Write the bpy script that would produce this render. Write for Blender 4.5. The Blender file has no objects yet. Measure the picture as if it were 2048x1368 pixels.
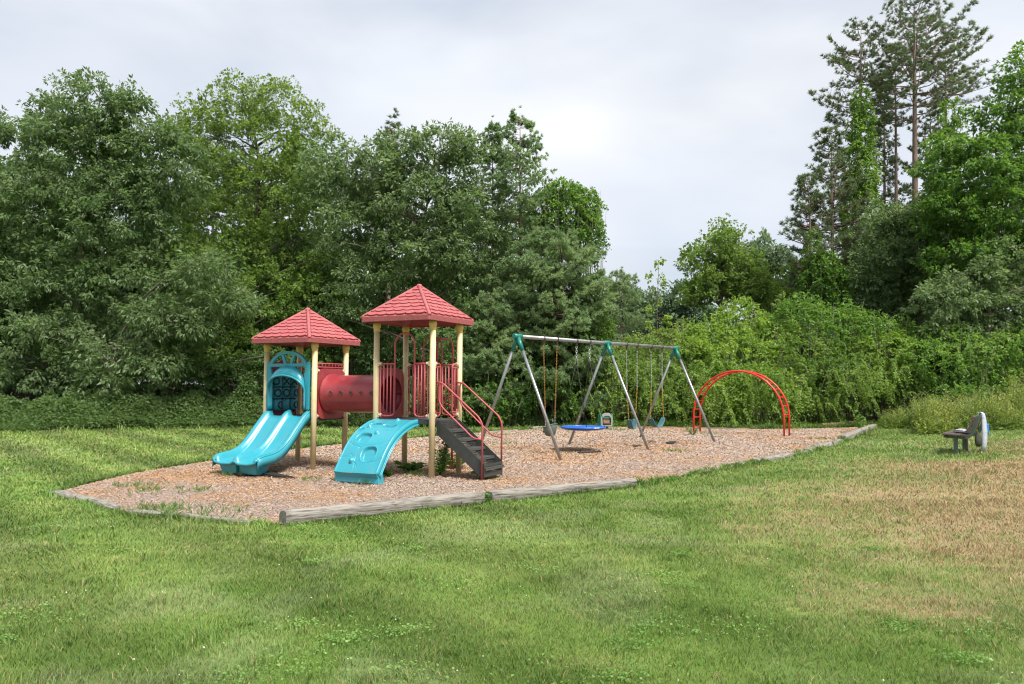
import bpy, math, random
import numpy as np
from mathutils import Vector, Matrix
random.seed(7)
RNG = np.random.default_rng(11)
PI = math.pi
scene = bpy.context.scene
COL = scene.collection

# ------------------------------------------------------------------ camera
F_PX, PITCH, ROLL, CAM_H = 1560.0, 0.0542, 0.0042, 1.636      # focal length in pixels of the 2048 px wide photograph
cd = bpy.data.cameras.new('camera'); cam = bpy.data.objects.new('camera', cd); COL.objects.link(cam)
cd.sensor_width = 36.0; cd.lens = F_PX / 2048 * 36.0; cd.clip_start = 0.1; cd.clip_end = 3000
_f = Vector((0, math.cos(PITCH), math.sin(PITCH))); _u0 = Vector((0, -math.sin(PITCH), math.cos(PITCH))); _r0 = Vector((1, 0, 0))
_r = _r0 * math.cos(ROLL) + _u0 * math.sin(ROLL); _u = _u0 * math.cos(ROLL) - _r0 * math.sin(ROLL)
cam.matrix_world = Matrix(((_r.x, _u.x, -_f.x, 0), (_r.y, _u.y, -_f.y, 0), (_r.z, _u.z, -_f.z, CAM_H), (0, 0, 0, 1)))
scene.camera = cam

# ------------------------------------------------------------------ sky, sun, exposure
SUN_EL, SUN_AZ = math.radians(58), math.radians(142)    # azimuth clockwise from +Y: the hazy sun stands high on the right behind the viewer
world = bpy.data.worlds.new('World'); scene.world = world; world.use_nodes = True
nt = world.node_tree; N = nt.nodes; N.clear()
sky = N.new('ShaderNodeTexSky'); sky.sky_type = 'NISHITA'; sky.sun_disc = False
sky.sun_elevation = SUN_EL; sky.sun_rotation = SUN_AZ; sky.dust_density = 3.0; sky.air_density = 1.2
tc = N.new('ShaderNodeTexCoord')
mp = N.new('ShaderNodeMapping'); mp.inputs['Scale'].default_value = (1.0, 1.2, 2.6); mp.inputs['Rotation'].default_value = (0.0, 0.22, 0.3)
no = N.new('ShaderNodeTexNoise'); no.inputs['Scale'].default_value = 1.5; no.inputs['Detail'].default_value = 7; no.inputs['Roughness'].default_value = 0.5
no.inputs['Distortion'].default_value = 0.35
rp = N.new('ShaderNodeValToRGB'); rp.color_ramp.elements[0].position = 0.36; rp.color_ramp.elements[0].color = (0.60, 0.60, 0.60, 1)
rp.color_ramp.elements[1].position = 0.62; rp.color_ramp.elements[1].color = (0.99, 0.99, 0.99, 1)
no2 = N.new('ShaderNodeTexNoise'); no2.inputs['Scale'].default_value = 2.1; no2.inputs['Detail'].default_value = 4; no2.inputs['Roughness'].default_value = 0.4
rp2 = N.new('ShaderNodeValToRGB'); rp2.color_ramp.elements[0].position = 0.35; rp2.color_ramp.elements[0].color = (5.8, 6.4, 7.35, 1)
rp2.color_ramp.elements[1].position = 0.66; rp2.color_ramp.elements[1].color = (8.3, 8.4, 8.7, 1)
mx = N.new('ShaderNodeMixRGB'); bg = N.new('ShaderNodeBackground'); bg.inputs['Strength'].default_value = 0.0505
out = N.new('ShaderNodeOutputWorld'); lk = nt.links.new
lk(tc.outputs['Generated'], mp.inputs['Vector']); lk(mp.outputs['Vector'], no.inputs['Vector']); lk(mp.outputs['Vector'], no2.inputs['Vector'])
lk(no.outputs['Fac'], rp.inputs['Fac']); lk(no2.outputs['Fac'], rp2.inputs['Fac'])
lk(rp.outputs['Color'], mx.inputs['Fac']); lk(sky.outputs['Color'], mx.inputs['Color1']); lk(rp2.outputs['Color'], mx.inputs['Color2'])
lk(mx.outputs['Color'], bg.inputs['Color']); lk(bg.outputs['Background'], out.inputs['Surface'])
sd = bpy.data.lights.new('sun', 'SUN'); sd.energy = 2.6; sd.angle = math.radians(16); sd.color = (1.0, 0.955, 0.88)
sun = bpy.data.objects.new('sun', sd); COL.objects.link(sun)
_sv = Vector((math.sin(SUN_AZ) * math.cos(SUN_EL), math.cos(SUN_AZ) * math.cos(SUN_EL), math.sin(SUN_EL)))
sun.rotation_euler = _sv.to_track_quat('Z', 'Y').to_euler()
scene.view_settings.view_transform = 'Standard'; scene.view_settings.look = 'None'
scene.view_settings.exposure = 1.32; scene.view_settings.gamma = 1
scene.render.engine = 'CYCLES'; scene.cycles.filter_width = 1.15
scene.cycles.max_bounces = 8; scene.cycles.diffuse_bounces = 5; scene.cycles.glossy_bounces = 2
scene.cycles.transmission_bounces = 4; scene.cycles.transparent_max_bounces = 4
scene.cycles.caustics_reflective = False; scene.cycles.caustics_refractive = False

# ------------------------------------------------------------------ survey helpers: where a point seen in the photograph stands
def ray(x, y):
    a, b = x - 1024, y - 684
    X = math.cos(ROLL) * a + math.sin(ROLL) * b; Y = -math.sin(ROLL) * a + math.cos(ROLL) * b
    cp, sp = math.cos(PITCH), math.sin(PITCH)
    return Vector((X, F_PX * cp + Y * sp, F_PX * sp - Y * cp))
CAMP = Vector((0, 0, CAM_H))
def terr(x, y):
    """height of the lawn: level on the left, a gentle bank rising to the right of the play area"""
    x = np.asarray(x, dtype=float); y = np.asarray(y, dtype=float)
    s = ((x - 2.0) * 0.828 - (y - 12.9) * 0.5605)       # distance right of the timber line
    t = np.clip((s - 0.5) / 7.0, 0, 1); t = t * t * (3 - 2 * t)
    w = np.clip((y - 7) / 9.0, 0, 1)
    t2 = np.clip((s - 4.5) / 9.0, 0, 1); t2 = t2 * t2 * (3 - 2 * t2)
    return (0.22 * t + 0.38 * t2) * w
def G(x, y, z=0.0):
    for _ in range(6):
        D = ray(x, y); t = (z - CAM_H) / D.z; P = CAMP + D * t
        z = float(terr(P.x, P.y)) if _ else z
        if z == 0: break
    return P
def Wd(x, y, d):
    D = ray(x, y); return CAMP + D * (d / D.y)

# ------------------------------------------------------------------ noise
def _h(ix, iy, seed):
    n = (ix.astype(np.int64) * 374761393 + iy.astype(np.int64) * 668265263 + seed * 1442695041) & 0x7fffffff
    n = ((n ^ (n >> 13)) * 1274126177) & 0x7fffffff
    return ((n ^ (n >> 16)) & 0xffff) / 65535.0
def vnoise(x, y, seed=0):
    x = np.asarray(x, float); y = np.asarray(y, float)
    ix, iy = np.floor(x), np.floor(y); fx, fy = x - ix, y - iy
    fx = fx * fx * (3 - 2 * fx); fy = fy * fy * (3 - 2 * fy)
    a, b, c, d = _h(ix, iy, seed), _h(ix + 1, iy, seed), _h(ix, iy + 1, seed), _h(ix + 1, iy + 1, seed)
    return (a * (1 - fx) + b * fx) * (1 - fy) + (c * (1 - fx) + d * fx) * fy
def fbm(x, y, seed=0, o=4):
    s, a, t = 0, 0.5, 0
    for k in range(o):
        s = s + a * vnoise(x * 2 ** k, y * 2 ** k, seed + k * 17); t += a; a *= 0.5
    return s / t

# ------------------------------------------------------------------ materials
def mat(name, col, rough=0.5, col2=None, scale=6.0, amt=0.5, bump=0.0, bscale=60.0, metal=0.0, spec=0.5, stretch=None, coat=0.0, lo=0.35, hi=0.65, grime=0.0):
    m = bpy.data.materials.new(name); m.use_nodes = True; nt = m.node_tree; b = nt.nodes['Principled BSDF']
    b.inputs['Base Color'].default_value = (*col, 1); b.inputs['Roughness'].default_value = rough
    b.inputs['Metallic'].default_value = metal; b.inputs['Specular IOR Level'].default_value = spec
    b.inputs['Coat Weight'].default_value = coat; b.inputs['Coat Roughness'].default_value = 0.15
    tc = nt.nodes.new('ShaderNodeTexCoord'); mp = nt.nodes.new('ShaderNodeMapping'); nt.links.new(tc.outputs['Object'], mp.inputs['Vector'])
    if stretch: mp.inputs['Scale'].default_value = stretch
    if col2 is None: col2 = tuple(c * 0.75 for c in col)
    n = nt.nodes.new('ShaderNodeTexNoise'); n.inputs['Scale'].default_value = scale; n.inputs['Detail'].default_value = 8; n.inputs['Roughness'].default_value = 0.62
    r = nt.nodes.new('ShaderNodeValToRGB'); r.color_ramp.elements[0].position = lo; r.color_ramp.elements[1].position = hi
    r.color_ramp.elements[0].color = (*[c2 * amt + c * (1 - amt) for c, c2 in zip(col, col2)], 1); r.color_ramp.elements[1].color = (*col, 1)
    nt.links.new(mp.outputs['Vector'], n.inputs['Vector']); nt.links.new(n.outputs['Fac'], r.inputs['Fac']); nt.links.new(r.outputs['Color'], b.inputs['Base Color'])
    if grime:                                              # scuffs and ground-in dirt with a shape of their own
        n3 = nt.nodes.new('ShaderNodeTexNoise'); n3.inputs['Scale'].default_value = 7; n3.inputs['Detail'].default_value = 12; n3.inputs['Roughness'].default_value = 0.75
        m3 = nt.nodes.new('ShaderNodeMapRange'); m3.inputs['From Min'].default_value = 0.50; m3.inputs['From Max'].default_value = 0.72; m3.inputs['To Max'].default_value = grime
        x3 = nt.nodes.new('ShaderNodeMixRGB'); x3.inputs['Color2'].default_value = (0.20, 0.17, 0.125, 1); x4 = nt.nodes.new('ShaderNodeMath'); x4.operation = 'ADD'; x4.inputs[1].default_value = rough; x4.use_clamp = True
        nt.links.new(mp.outputs['Vector'], n3.inputs['Vector']); nt.links.new(n3.outputs['Fac'], m3.inputs['Value']); nt.links.new(m3.outputs['Result'], x3.inputs['Fac']); nt.links.new(r.outputs['Color'], x3.inputs['Color1'])
        nt.links.new(x3.outputs['Color'], b.inputs['Base Color']); nt.links.new(m3.outputs['Result'], x4.inputs[0]); nt.links.new(x4.outputs['Value'], b.inputs['Roughness'])
    if bump:
        n2 = nt.nodes.new('ShaderNodeTexNoise'); n2.inputs['Scale'].default_value = bscale; n2.inputs['Detail'].default_value = 4
        bp = nt.nodes.new('ShaderNodeBump'); bp.inputs['Strength'].default_value = bump; bp.inputs['Distance'].default_value = 0.01
        nt.links.new(mp.outputs['Vector'], n2.inputs['Vector']); nt.links.new(n2.outputs['Fac'], bp.inputs['Height']); nt.links.new(bp.outputs['Normal'], b.inputs['Normal'])
    return m
def foliage_mat(name, c0, c1, c2, rough=0.42, trans=0.3, spec=0.5):
    """leaf colour from the per-leaf attribute 'tint' (dark, mid, light leaves)"""
    m = bpy.data.materials.new(name); m.use_nodes = True; nt = m.node_tree; b = nt.nodes['Principled BSDF']
    at = nt.nodes.new('ShaderNodeAttribute'); at.attribute_name = 'tint'
    r = nt.nodes.new('ShaderNodeValToRGB'); r.color_ramp.elements[0].position = 0.0; r.color_ramp.elements[0].color = (*c0, 1)
    e = r.color_ramp.elements.new(0.5); e.color = (*c1, 1); r.color_ramp.elements[2].position = 1.0; r.color_ramp.elements[2].color = (*c2, 1)
    nt.links.new(at.outputs['Fac'], r.inputs['Fac']); nt.links.new(r.outputs['Color'], b.inputs['Base Color'])
    b.inputs['Roughness'].default_value = rough; b.inputs['Specular IOR Level'].default_value = spec
    tr = nt.nodes.new('ShaderNodeBsdfTranslucent'); hs = nt.nodes.new('ShaderNodeHueSaturation'); hs.inputs['Hue'].default_value = 0.485
    hs.inputs['Saturation'].default_value = 1.15; hs.inputs['Value'].default_value = 1.85
    nt.links.new(r.outputs['Color'], hs.inputs['Color']); nt.links.new(hs.outputs['Color'], tr.inputs['Color'])
    mx = nt.nodes.new('ShaderNodeMixShader'); mx.inputs['Fac'].default_value = trans
    nt.links.new(b.outputs['BSDF'], mx.inputs[1]); nt.links.new(tr.outputs['BSDF'], mx.inputs[2]); nt.links.new(mx.outputs['Shader'], nt.nodes['Material Output'].inputs['Surface'])
    return m
def vcol_mat(name, rough=0.8, spec=0.25, trans=0.0, noise=0.0, nscale=40, bump=0.0):
    m = bpy.data.materials.new(name); m.use_nodes = True; nt = m.node_tree; b = nt.nodes['Principled BSDF']
    at = nt.nodes.new('ShaderNodeAttribute'); at.attribute_name = 'Col'; src = at.outputs['Color']
    b.inputs['Roughness'].default_value = rough; b.inputs['Specular IOR Level'].default_value = spec
    if noise:
        g = nt.nodes.new('ShaderNodeNewGeometry')
        n = nt.nodes.new('ShaderNodeTexNoise'); n.inputs['Scale'].default_value = nscale; n.inputs['Detail'].default_value = 6; n.inputs['Roughness'].default_value = 0.7
        mr = nt.nodes.new('ShaderNodeMapRange'); mr.inputs['To Min'].default_value = 1 - noise; mr.inputs['To Max'].default_value = 1 + noise
        mr.inputs['From Min'].default_value = 0.25; mr.inputs['From Max'].default_value = 0.75
        ml = nt.nodes.new('ShaderNodeVectorMath'); ml.operation = 'SCALE'
        nt.links.new(g.outputs['Position'], n.inputs['Vector']); nt.links.new(n.outputs['Fac'], mr.inputs['Value']); nt.links.new(src, ml.inputs[0])
        nt.links.new(mr.outputs['Result'], ml.inputs['Scale']); src = ml.outputs['Vector']
        if bump:
            bp = nt.nodes.new('ShaderNodeBump'); bp.inputs['Strength'].default_value = bump; bp.inputs['Distance'].default_value = 0.02
            nt.links.new(n.outputs['Fac'], bp.inputs['Height']); nt.links.new(bp.outputs['Normal'], b.inputs['Normal'])
    nt.links.new(src, b.inputs['Base Color'])
    if trans:
        tr = nt.nodes.new('ShaderNodeBsdfTranslucent'); nt.links.new(src, tr.inputs['Color'])
        mx = nt.nodes.new('ShaderNodeMixShader'); mx.inputs['Fac'].default_value = trans
        nt.links.new(b.outputs['BSDF'], mx.inputs[1]); nt.links.new(tr.outputs['BSDF'], mx.inputs[2]); nt.links.new(mx.outputs['Shader'], nt.nodes['Material Output'].inputs['Surface'])
    return m
M = dict(
    cream=mat('cream_paint', (0.62, 0.52, 0.31), 0.42, (0.60, 0.46, 0.22), 3.0, 0.7, 0.05, 40, grime=0.35),
    captan=mat('yellow_cap', (0.62, 0.44, 0.11), 0.4, (0.68, 0.55, 0.25), 8, 0.6),
    capmetal=mat('clamp_metal', (0.66, 0.58, 0.38), 0.4, (0.35, 0.28, 0.18), 25, 0.6),
    rail=mat('red_rail_paint', (0.43, 0.085, 0.095), 0.5, (0.36, 0.05, 0.055), 5, 0.8, 0.04),
    railplastic=mat('red_plastic', (0.33, 0.040, 0.050), 0.36, (0.24, 0.024, 0.034), 3.0, 0.9, 0.05, 16, coat=0.15, grime=0.3),
    roofred=mat('faded_red_roof_plastic', (0.43, 0.110, 0.115), 0.65, (0.34, 0.070, 0.078), 7, 0.9, 0.08, 50, grime=0.5),
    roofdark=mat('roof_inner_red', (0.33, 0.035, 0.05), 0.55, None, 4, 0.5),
    grime=mat('grimy_fascia_red', (0.48, 0.085, 0.095), 0.65, (0.17, 0.075, 0.065), 34, 0.9, 0.05, 50, stretch=(1, 1, 2.2), lo=0.45, hi=0.6),
    turq=mat('turquoise_plastic', (0.024, 0.29, 0.37), 0.32, (0.035, 0.31, 0.39), 2.4, 0.8, 0.03, 25, coat=0.15, grime=0.28),
    turqd=mat('dull_turquoise_plastic', (0.03, 0.29, 0.37), 0.45, None, 3, 0.6),
    magenta=mat('purple_red_plastic', (0.22, 0.02, 0.06), 0.4, None, 4, 0.5),
    tread=mat('lit_tread_coating', (0.075, 0.078, 0.075), 0.6, (0.06, 0.06, 0.055), 12, 0.7),  # paler than the risers: light falling on the treads put into the colour
    ink=mat('black_mark', (0.012, 0.014, 0.016), 0.5),
    steel=mat('brown_black_coated_steel', (0.036, 0.040, 0.037), 0.5, (0.055, 0.057, 0.052), 9, 0.7, 0.1, 80),
    deck=mat('dark_deck_coating', (0.05, 0.052, 0.055), 0.7),
    galv=mat('galvanised_steel', (0.40, 0.41, 0.41), 0.36, (0.26, 0.27, 0.275), 14, 0.7, 0.03, 60, metal=0.75, grime=0.4),
    zinc=mat('zinc_chain', (0.55, 0.56, 0.56), 0.35, None, 20, 0.5, metal=0.6),
    fitting=mat('green_fitting_paint', (0.012, 0.20, 0.155), 0.35, (0.01, 0.14, 0.11), 14, 0.6),
    ychain=mat('yellow_chain_coating', (0.45, 0.30, 0.04), 0.5, (0.42, 0.24, 0.03), 15, 0.7),
    ochain=mat('orange_chain_coating', (0.36, 0.12, 0.025), 0.5, (0.42, 0.24, 0.04), 9, 0.9),
    blackplastic=mat('black_rubber', (0.02, 0.02, 0.021), 0.6),
    bucket=mat('grey_green_rubber', (0.12, 0.155, 0.13), 0.6, (0.08, 0.10, 0.085), 10, 0.6),
    belt=mat('teal_belt_rubber', (0.05, 0.16, 0.18), 0.5, (0.035, 0.10, 0.115), 10, 0.6),
    blue=mat('blue_disc_plastic', (0.02, 0.10, 0.47), 0.3, (0.03, 0.16, 0.55), 8, 0.7),
    white=mat('white_paint', (0.75, 0.76, 0.76), 0.5),
    archred=mat('bright_red_paint', (0.66, 0.030, 0.018), 0.35, (0.50, 0.02, 0.012), 8, 0.7),
    wood=mat('weathered_bench_wood', (0.13, 0.10, 0.088), 0.8, (0.04, 0.027, 0.022), 14, 0.9, 0.4, 60, stretch=(1, 0.12, 1)),
    benchsteel=mat('grey_green_bench_paint', (0.085, 0.125, 0.10), 0.5, (0.05, 0.07, 0.058), 10, 0.6),
    log=mat('weathered_log_wood', (0.29, 0.265, 0.235), 0.95, (0.10, 0.085, 0.07), 30, 1.0, 1.0, 40, stretch=(0.10, 1.3, 1.3), lo=0.36, hi=0.56),
    logbrown=mat('brown_log_wood', (0.30, 0.20, 0.13), 0.9, (0.08, 0.05, 0.035), 13, 0.9, 0.6, 45, stretch=(0.15, 1.5, 1.5)),
    bark=mat('grey_brown_bark', (0.17, 0.145, 0.12), 0.95, (0.07, 0.056, 0.046), 6, 0.9, 0.8, 14, stretch=(2.5, 2.5, 0.5)),
    pinebark=mat('pink_grey_pine_bark', (0.27, 0.185, 0.145), 0.95, (0.11, 0.08, 0.068), 5, 0.9, 0.8, 14, stretch=(2.5, 2.5, 0.7)),
    cloth=mat('white_towel_cloth', (0.46, 0.50, 0.54), 0.95, (0.20, 0.27, 0.45), 16, 0.7, 0.5, 160, lo=0.36, hi=0.5),
    purple=mat('white_cloth_with_purple_print', (0.50, 0.50, 0.53), 0.95, (0.14, 0.12, 0.32), 18, 0.9, 0.4, 160, lo=0.42, hi=0.5),
    tan=mat('tan_plastic', (0.38, 0.21, 0.13), 0.5), ridergreen=mat('rider_green_plastic', (0.03, 0.24, 0.17), 0.45, None, 9, 0.5),
    edge=mat('cream_panel_edge', (0.30, 0.33, 0.27), 0.5), brown=mat('dark_brown_paint', (0.06, 0.035, 0.035), 0.5),
    bag=mat('dark_patterned_bag', (0.022, 0.028, 0.022), 0.7, (0.09, 0.085, 0.05), 40, 0.6), bluebag=mat('blue_plastic_bag', (0.02, 0.17, 0.62), 0.35),
    orange=mat('orange_tip', (0.6, 0.15, 0.06), 0.6), deadleaf=mat('dry_leaf', (0.55, 0.38, 0.22), 0.8, None, 10, 0.5))
FM = dict(
    oak=foliage_mat('oak_leaves', (0.0842, 0.1404, 0.0527), (0.1258, 0.1952, 0.077), (0.209, 0.275, 0.1375), 0.42, 0.47, 0.45),
    maple=foliage_mat('maple_leaves', (0.0842, 0.1474, 0.0351), (0.1387, 0.2247, 0.0565), (0.231, 0.319, 0.0935), 0.5, 0.49, 0.3),
    birch=foliage_mat('small_yellow_green_leaves', (0.0948, 0.1615, 0.0386), (0.1477, 0.2337, 0.0591), (0.253, 0.319, 0.099), 0.5, 0.49, 0.3),
    deep=foliage_mat('deep_green_leaves', (0.0632, 0.1229, 0.0421), (0.1053, 0.1798, 0.0591), (0.1705, 0.242, 0.0935), 0.5, 0.45, 0.35),
    ivy=foliage_mat('ivy_leaves', (0.0632, 0.1404, 0.0316), (0.113, 0.2157, 0.0462), (0.187, 0.297, 0.077), 0.45, 0.47, 0.4),
    thicket=foliage_mat('yellow_green_vine_leaves', (0.0675, 0.1296, 0.0243), (0.1338, 0.2375, 0.0449), (0.26, 0.37, 0.085), 0.5, 0.42, 0.3),
    goldenrod=foliage_mat('goldenrod_stalks', (0.075, 0.14, 0.024), (0.19, 0.29, 0.055), (0.37, 0.42, 0.10), 0.55, 0.35),
    redpine=foliage_mat('red_pine_needles', (0.079, 0.1264, 0.0597), (0.1438, 0.199, 0.0976), (0.22, 0.275, 0.143), 0.5, 0.32, 0.4),
    whitepine=foliage_mat('white_pine_needles', (0.1053, 0.193, 0.0913), (0.2183, 0.3146, 0.1541), (0.352, 0.44, 0.22), 0.5, 0.37, 0.4),
    far=foliage_mat('distant_leaves', (0.0943, 0.1546, 0.0849), (0.153, 0.2304, 0.1188), (0.2393, 0.3111, 0.1595), 0.6, 0.27, 0.3),
    weed=foliage_mat('weed_leaves', (0.0435, 0.1087, 0.0203), (0.105, 0.225, 0.042), (0.2175, 0.3625, 0.087), 0.45, 0.3))

# ------------------------------------------------------------------ object helpers
def tag(o, label=None, cat=None, group=None, kind=None):
    if label: o['label'] = label
    if cat: o['category'] = cat
    if group: o['group'] = group
    if kind: o['kind'] = kind
    return o
def thing(name, label, cat, loc=(0, 0, 0), rz=0.0, group=None):
    o = bpy.data.objects.new(name, None); COL.objects.link(o); o.empty_display_size = 0.2
    o.location = loc; o.rotation_euler = (0, 0, rz); return tag(o, label, cat, group)
def copy_tree(o, parent=None):
    c = o.copy(); COL.objects.link(c); c.parent = parent
    for ch in list(o.children): copy_tree(ch, c)
    return c
def fillet(pts, r, n=5, closed=False):
    pts = [Vector(p) for p in pts]; out = []; m = len(pts)
    for i, p in enumerate(pts):
        if not closed and i in (0, m - 1): out.append(p); continue
        a, b = pts[i - 1], pts[(i + 1) % m]; da, db = (a - p), (b - p)
        rr = min(r, da.length * 0.49, db.length * 0.49); s, e = p + da.normalized() * rr, p + db.normalized() * rr
        for k in range(n + 1):
            t = k / n; out.append(s * (1 - t) ** 2 + p * 2 * t * (1 - t) + e * t * t)
    return out
class MB:
    def __init__(s): s.v = []; s.f = []; s.sm = []
    def add(s, v, f, smooth=False):
        o = len(s.v); s.v += [tuple(p) for p in v]; s.f += [tuple(i + o for i in q) for q in f]; s.sm += [smooth] * len(f); return s
    def box(s, c, d, rot=None):
        c = Vector(c); R = rot if rot else Matrix.Identity(3)
        v = [c + R @ Vector((x * d[0] / 2, y * d[1] / 2, z * d[2] / 2)) for x in (-1, 1) for y in (-1, 1) for z in (-1, 1)]
        return s.add(v, [(0, 1, 3, 2), (4, 6, 7, 5), (0, 4, 5, 1), (2, 3, 7, 6), (0, 2, 6, 4), (1, 5, 7, 3)])
    def tube(s, pts, r, n=10, closed=False, caps=True):
        pts = [Vector(p) for p in pts]; m = len(pts); rs = r if hasattr(r, '__len__') else [r] * m
        T = []
        for i in range(m):
            a = pts[(i - 1) % m] if (closed or i > 0) else pts[i]; b = pts[(i + 1) % m] if (closed or i < m - 1) else pts[i]
            d = b - a; T.append(d.normalized() if d.length > 1e-9 else Vector((0, 0, 1)))
        up = Vector((0, 0, 1)) if abs(T[0].z) < 0.9 else Vector((1, 0, 0))
        nrm = (up - T[0] * up.dot(T[0])).normalized(); v = []
        for i in range(m):
            nrm = (nrm - T[i] * nrm.dot(T[i])); nrm = nrm.normalized() if nrm.length > 1e-6 else T[i].orthogonal().normalized()
            b = T[i].cross(nrm)
            for k in range(n):
                a = 2 * PI * k / n; v.append(pts[i] + (nrm * math.cos(a) + b * math.sin(a)) * rs[i])
        f = []
        for i in range(m if closed else m - 1):
            j = (i + 1) % m
            for k in range(n): f.append((i * n + k, i * n + (k + 1) % n, j * n + (k + 1) % n, j * n + k))
        s.add(v, f, True)
        if caps and not closed:
            o = len(s.v) - len(v); s.f += [tuple(o + k for k in range(n))[::-1], tuple(o + (m - 1) * n + k for k in range(n))]; s.sm += [False, False]
        return s
    def lathe(s, prof, c=(0, 0, 0), n=20, axis='z'):
        v = []
        for r, h in prof:
            for k in range(n):
                a = 2 * PI * k / n; x, y = r * math.cos(a), r * math.sin(a)
                p = (x, y, h) if axis == 'z' else ((h, x, y) if axis == 'x' else (x, h, y)); v.append((p[0] + c[0], p[1] + c[1], p[2] + c[2]))
        m = len(prof); f = [(i * n + k, i * n + (k + 1) % n, (i + 1) * n + (k + 1) % n, (i + 1) * n + k) for i in range(m - 1) for k in range(n)]
        s.add(v, f, True); o = len(s.v) - len(v); s.f += [tuple(o + k for k in range(n))[::-1], tuple(o + (m - 1) * n + k for k in range(n))]; s.sm += [False, False]
        return s
    def prism(s, poly, fn, t0, t1):
        """poly: 2D outline; fn(p, t) -> 3D; extruded from t0 to t1"""
        n = len(poly); v = [fn(p, t0) for p in poly] + [fn(p, t1) for p in poly]
        return s.add(v, [tuple(range(n))[::-1], tuple(range(n, 2 * n))] + [(i, (i + 1) % n, n + (i + 1) % n, n + i) for i in range(n)])
    def ringplate(s, outer, inner, fn, t0, t1):
        n = len(outer); v = [fn(p, t) for t in (t0, t1) for p in outer] + [fn(p, t) for t in (t0, t1) for p in inner]; f = []
        for i in range(n):
            j = (i + 1) % n
            f += [(i, j, n + j, n + i), (2 * n + j, 2 * n + i, 3 * n + i, 3 * n + j), (i, 2 * n + i, 2 * n + j, j), (n + j, 3 * n + j, 3 * n + i, n + i)]
        return s.add(v, f)
    def shell(s, grid, th, dirn=None, smooth=True):
        """grid[i][j] of points: a sheet given thickness th along its own normals"""
        m, n = len(grid), len(grid[0]); P = np.array([[tuple(p) for p in row] for row in grid])
        du = np.gradient(P, axis=0); dv = np.gradient(P, axis=1); nn = np.cross(du, dv); nn /= np.maximum(np.linalg.norm(nn, axis=2, keepdims=True), 1e-9)
        if dirn is not None: nn = np.broadcast_to(np.array(dirn, float), P.shape)
        Q = P + nn * th; v = [tuple(p) for p in P.reshape(-1, 3)] + [tuple(p) for p in Q.reshape(-1, 3)]; o = m * n; f = []
        for i in range(m - 1):
            for j in range(n - 1):
                a, b, c, d = i * n + j, i * n + j + 1, (i + 1) * n + j + 1, (i + 1) * n + j
                f += [(a, b, c, d), (o + d, o + c, o + b, o + a)]
        s.add(v, f, smooth); e = []
        off = len(s.v) - len(v)
        rim = [i * n for i in range(m)] + [(m - 1) * n + j for j in range(1, n)] + [i * n + n - 1 for i in range(m - 2, -1, -1)] + [j for j in range(n - 2, 0, -1)]
        for k in range(len(rim)):
            a, b = rim[k], rim[(k + 1) % len(rim)]; e.append((off + a, off + b, off + o + b, off + o + a))
        s.f += e; s.sm += [False] * len(e); return s
    def build(s, name, m, parent=None, bevel=0.0, label=None):
        me = bpy.data.meshes.new(name); me.from_pydata(s.v, [], s.f); me.polygons.foreach_set('use_smooth', s.sm); me.materials.append(m); me.update()
        o = bpy.data.objects.new(name, me); COL.objects.link(o)
        if parent: o.parent = parent
        if bevel:
            b = o.modifiers.new('bevel', 'BEVEL'); b.width = bevel; b.segments = 2; b.limit_method = 'ANGLE'
        if label: o['label'] = label
        return o
def np_mesh(name, V, Fc, m, parent=None, tint=None, col=None):
    """V (n,3); Fc (m,3) triangles; per-face float tint or colour"""
    me = bpy.data.meshes.new(name); nv, nf = len(V), len(Fc); k = Fc.shape[1]
    me.vertices.add(nv); me.vertices.foreach_set('co', np.ascontiguousarray(V, dtype=np.float32).ravel())
    me.loops.add(nf * k); me.loops.foreach_set('vertex_index', np.ascontiguousarray(Fc, dtype=np.int32).ravel())
    me.polygons.add(nf); me.polygons.foreach_set('loop_start', np.arange(0, nf * k, k, dtype=np.int32))
    me.update(calc_edges=True)
    if tint is not None:
        a = me.attributes.new('tint', 'FLOAT', 'FACE'); a.data.foreach_set('value', np.ascontiguousarray(tint, dtype=np.float32))
    if col is not None:
        c4 = np.ones((nf, 4), np.float32); c4[:, :3] = col
        a = me.attributes.new('Col', 'FLOAT_COLOR', 'FACE'); a.data.foreach_set('color', c4.ravel())
    me.materials.append(m); o = bpy.data.objects.new(name, me); COL.objects.link(o)
    if parent: o.parent = parent
    return o
def unit(a): return a / np.maximum(np.linalg.norm(a, axis=-1, keepdims=True), 1e-9)
def leaves(name, P, D, L, Wi, tint, m, parent=None, up=0.6, fold=0.2, rng=RNG):
    """kite-shaped folded leaves at P pointing along D"""
    n = len(P); D = unit(D); U = rng.normal(size=(n, 3)); U[:, 2] += up * 2.0
    S = unit(np.cross(D, U)); Nn = unit(np.cross(S, D)); L = L[:, None]; Wi = Wi[:, None]
    V = np.empty((n, 4, 3)); V[:, 0] = P; V[:, 2] = P + D * L - Nn * L * 0.12
    mid = P + D * L * 0.45; V[:, 1] = mid + S * Wi * 0.5 + Nn * Wi * fold; V[:, 3] = mid - S * Wi * 0.5 + Nn * Wi * fold
    b = np.arange(n) * 4; Fc = np.empty((n, 2, 3), np.int32)
    Fc[:, 0, 0] = b; Fc[:, 0, 1] = b + 3; Fc[:, 0, 2] = b + 2; Fc[:, 1, 0] = b; Fc[:, 1, 1] = b + 2; Fc[:, 1, 2] = b + 1
    return np_mesh(name, V.reshape(-1, 3), Fc.reshape(-1, 3), m, parent, tint=np.repeat(np.clip(tint, 0, 1), 2))

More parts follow.
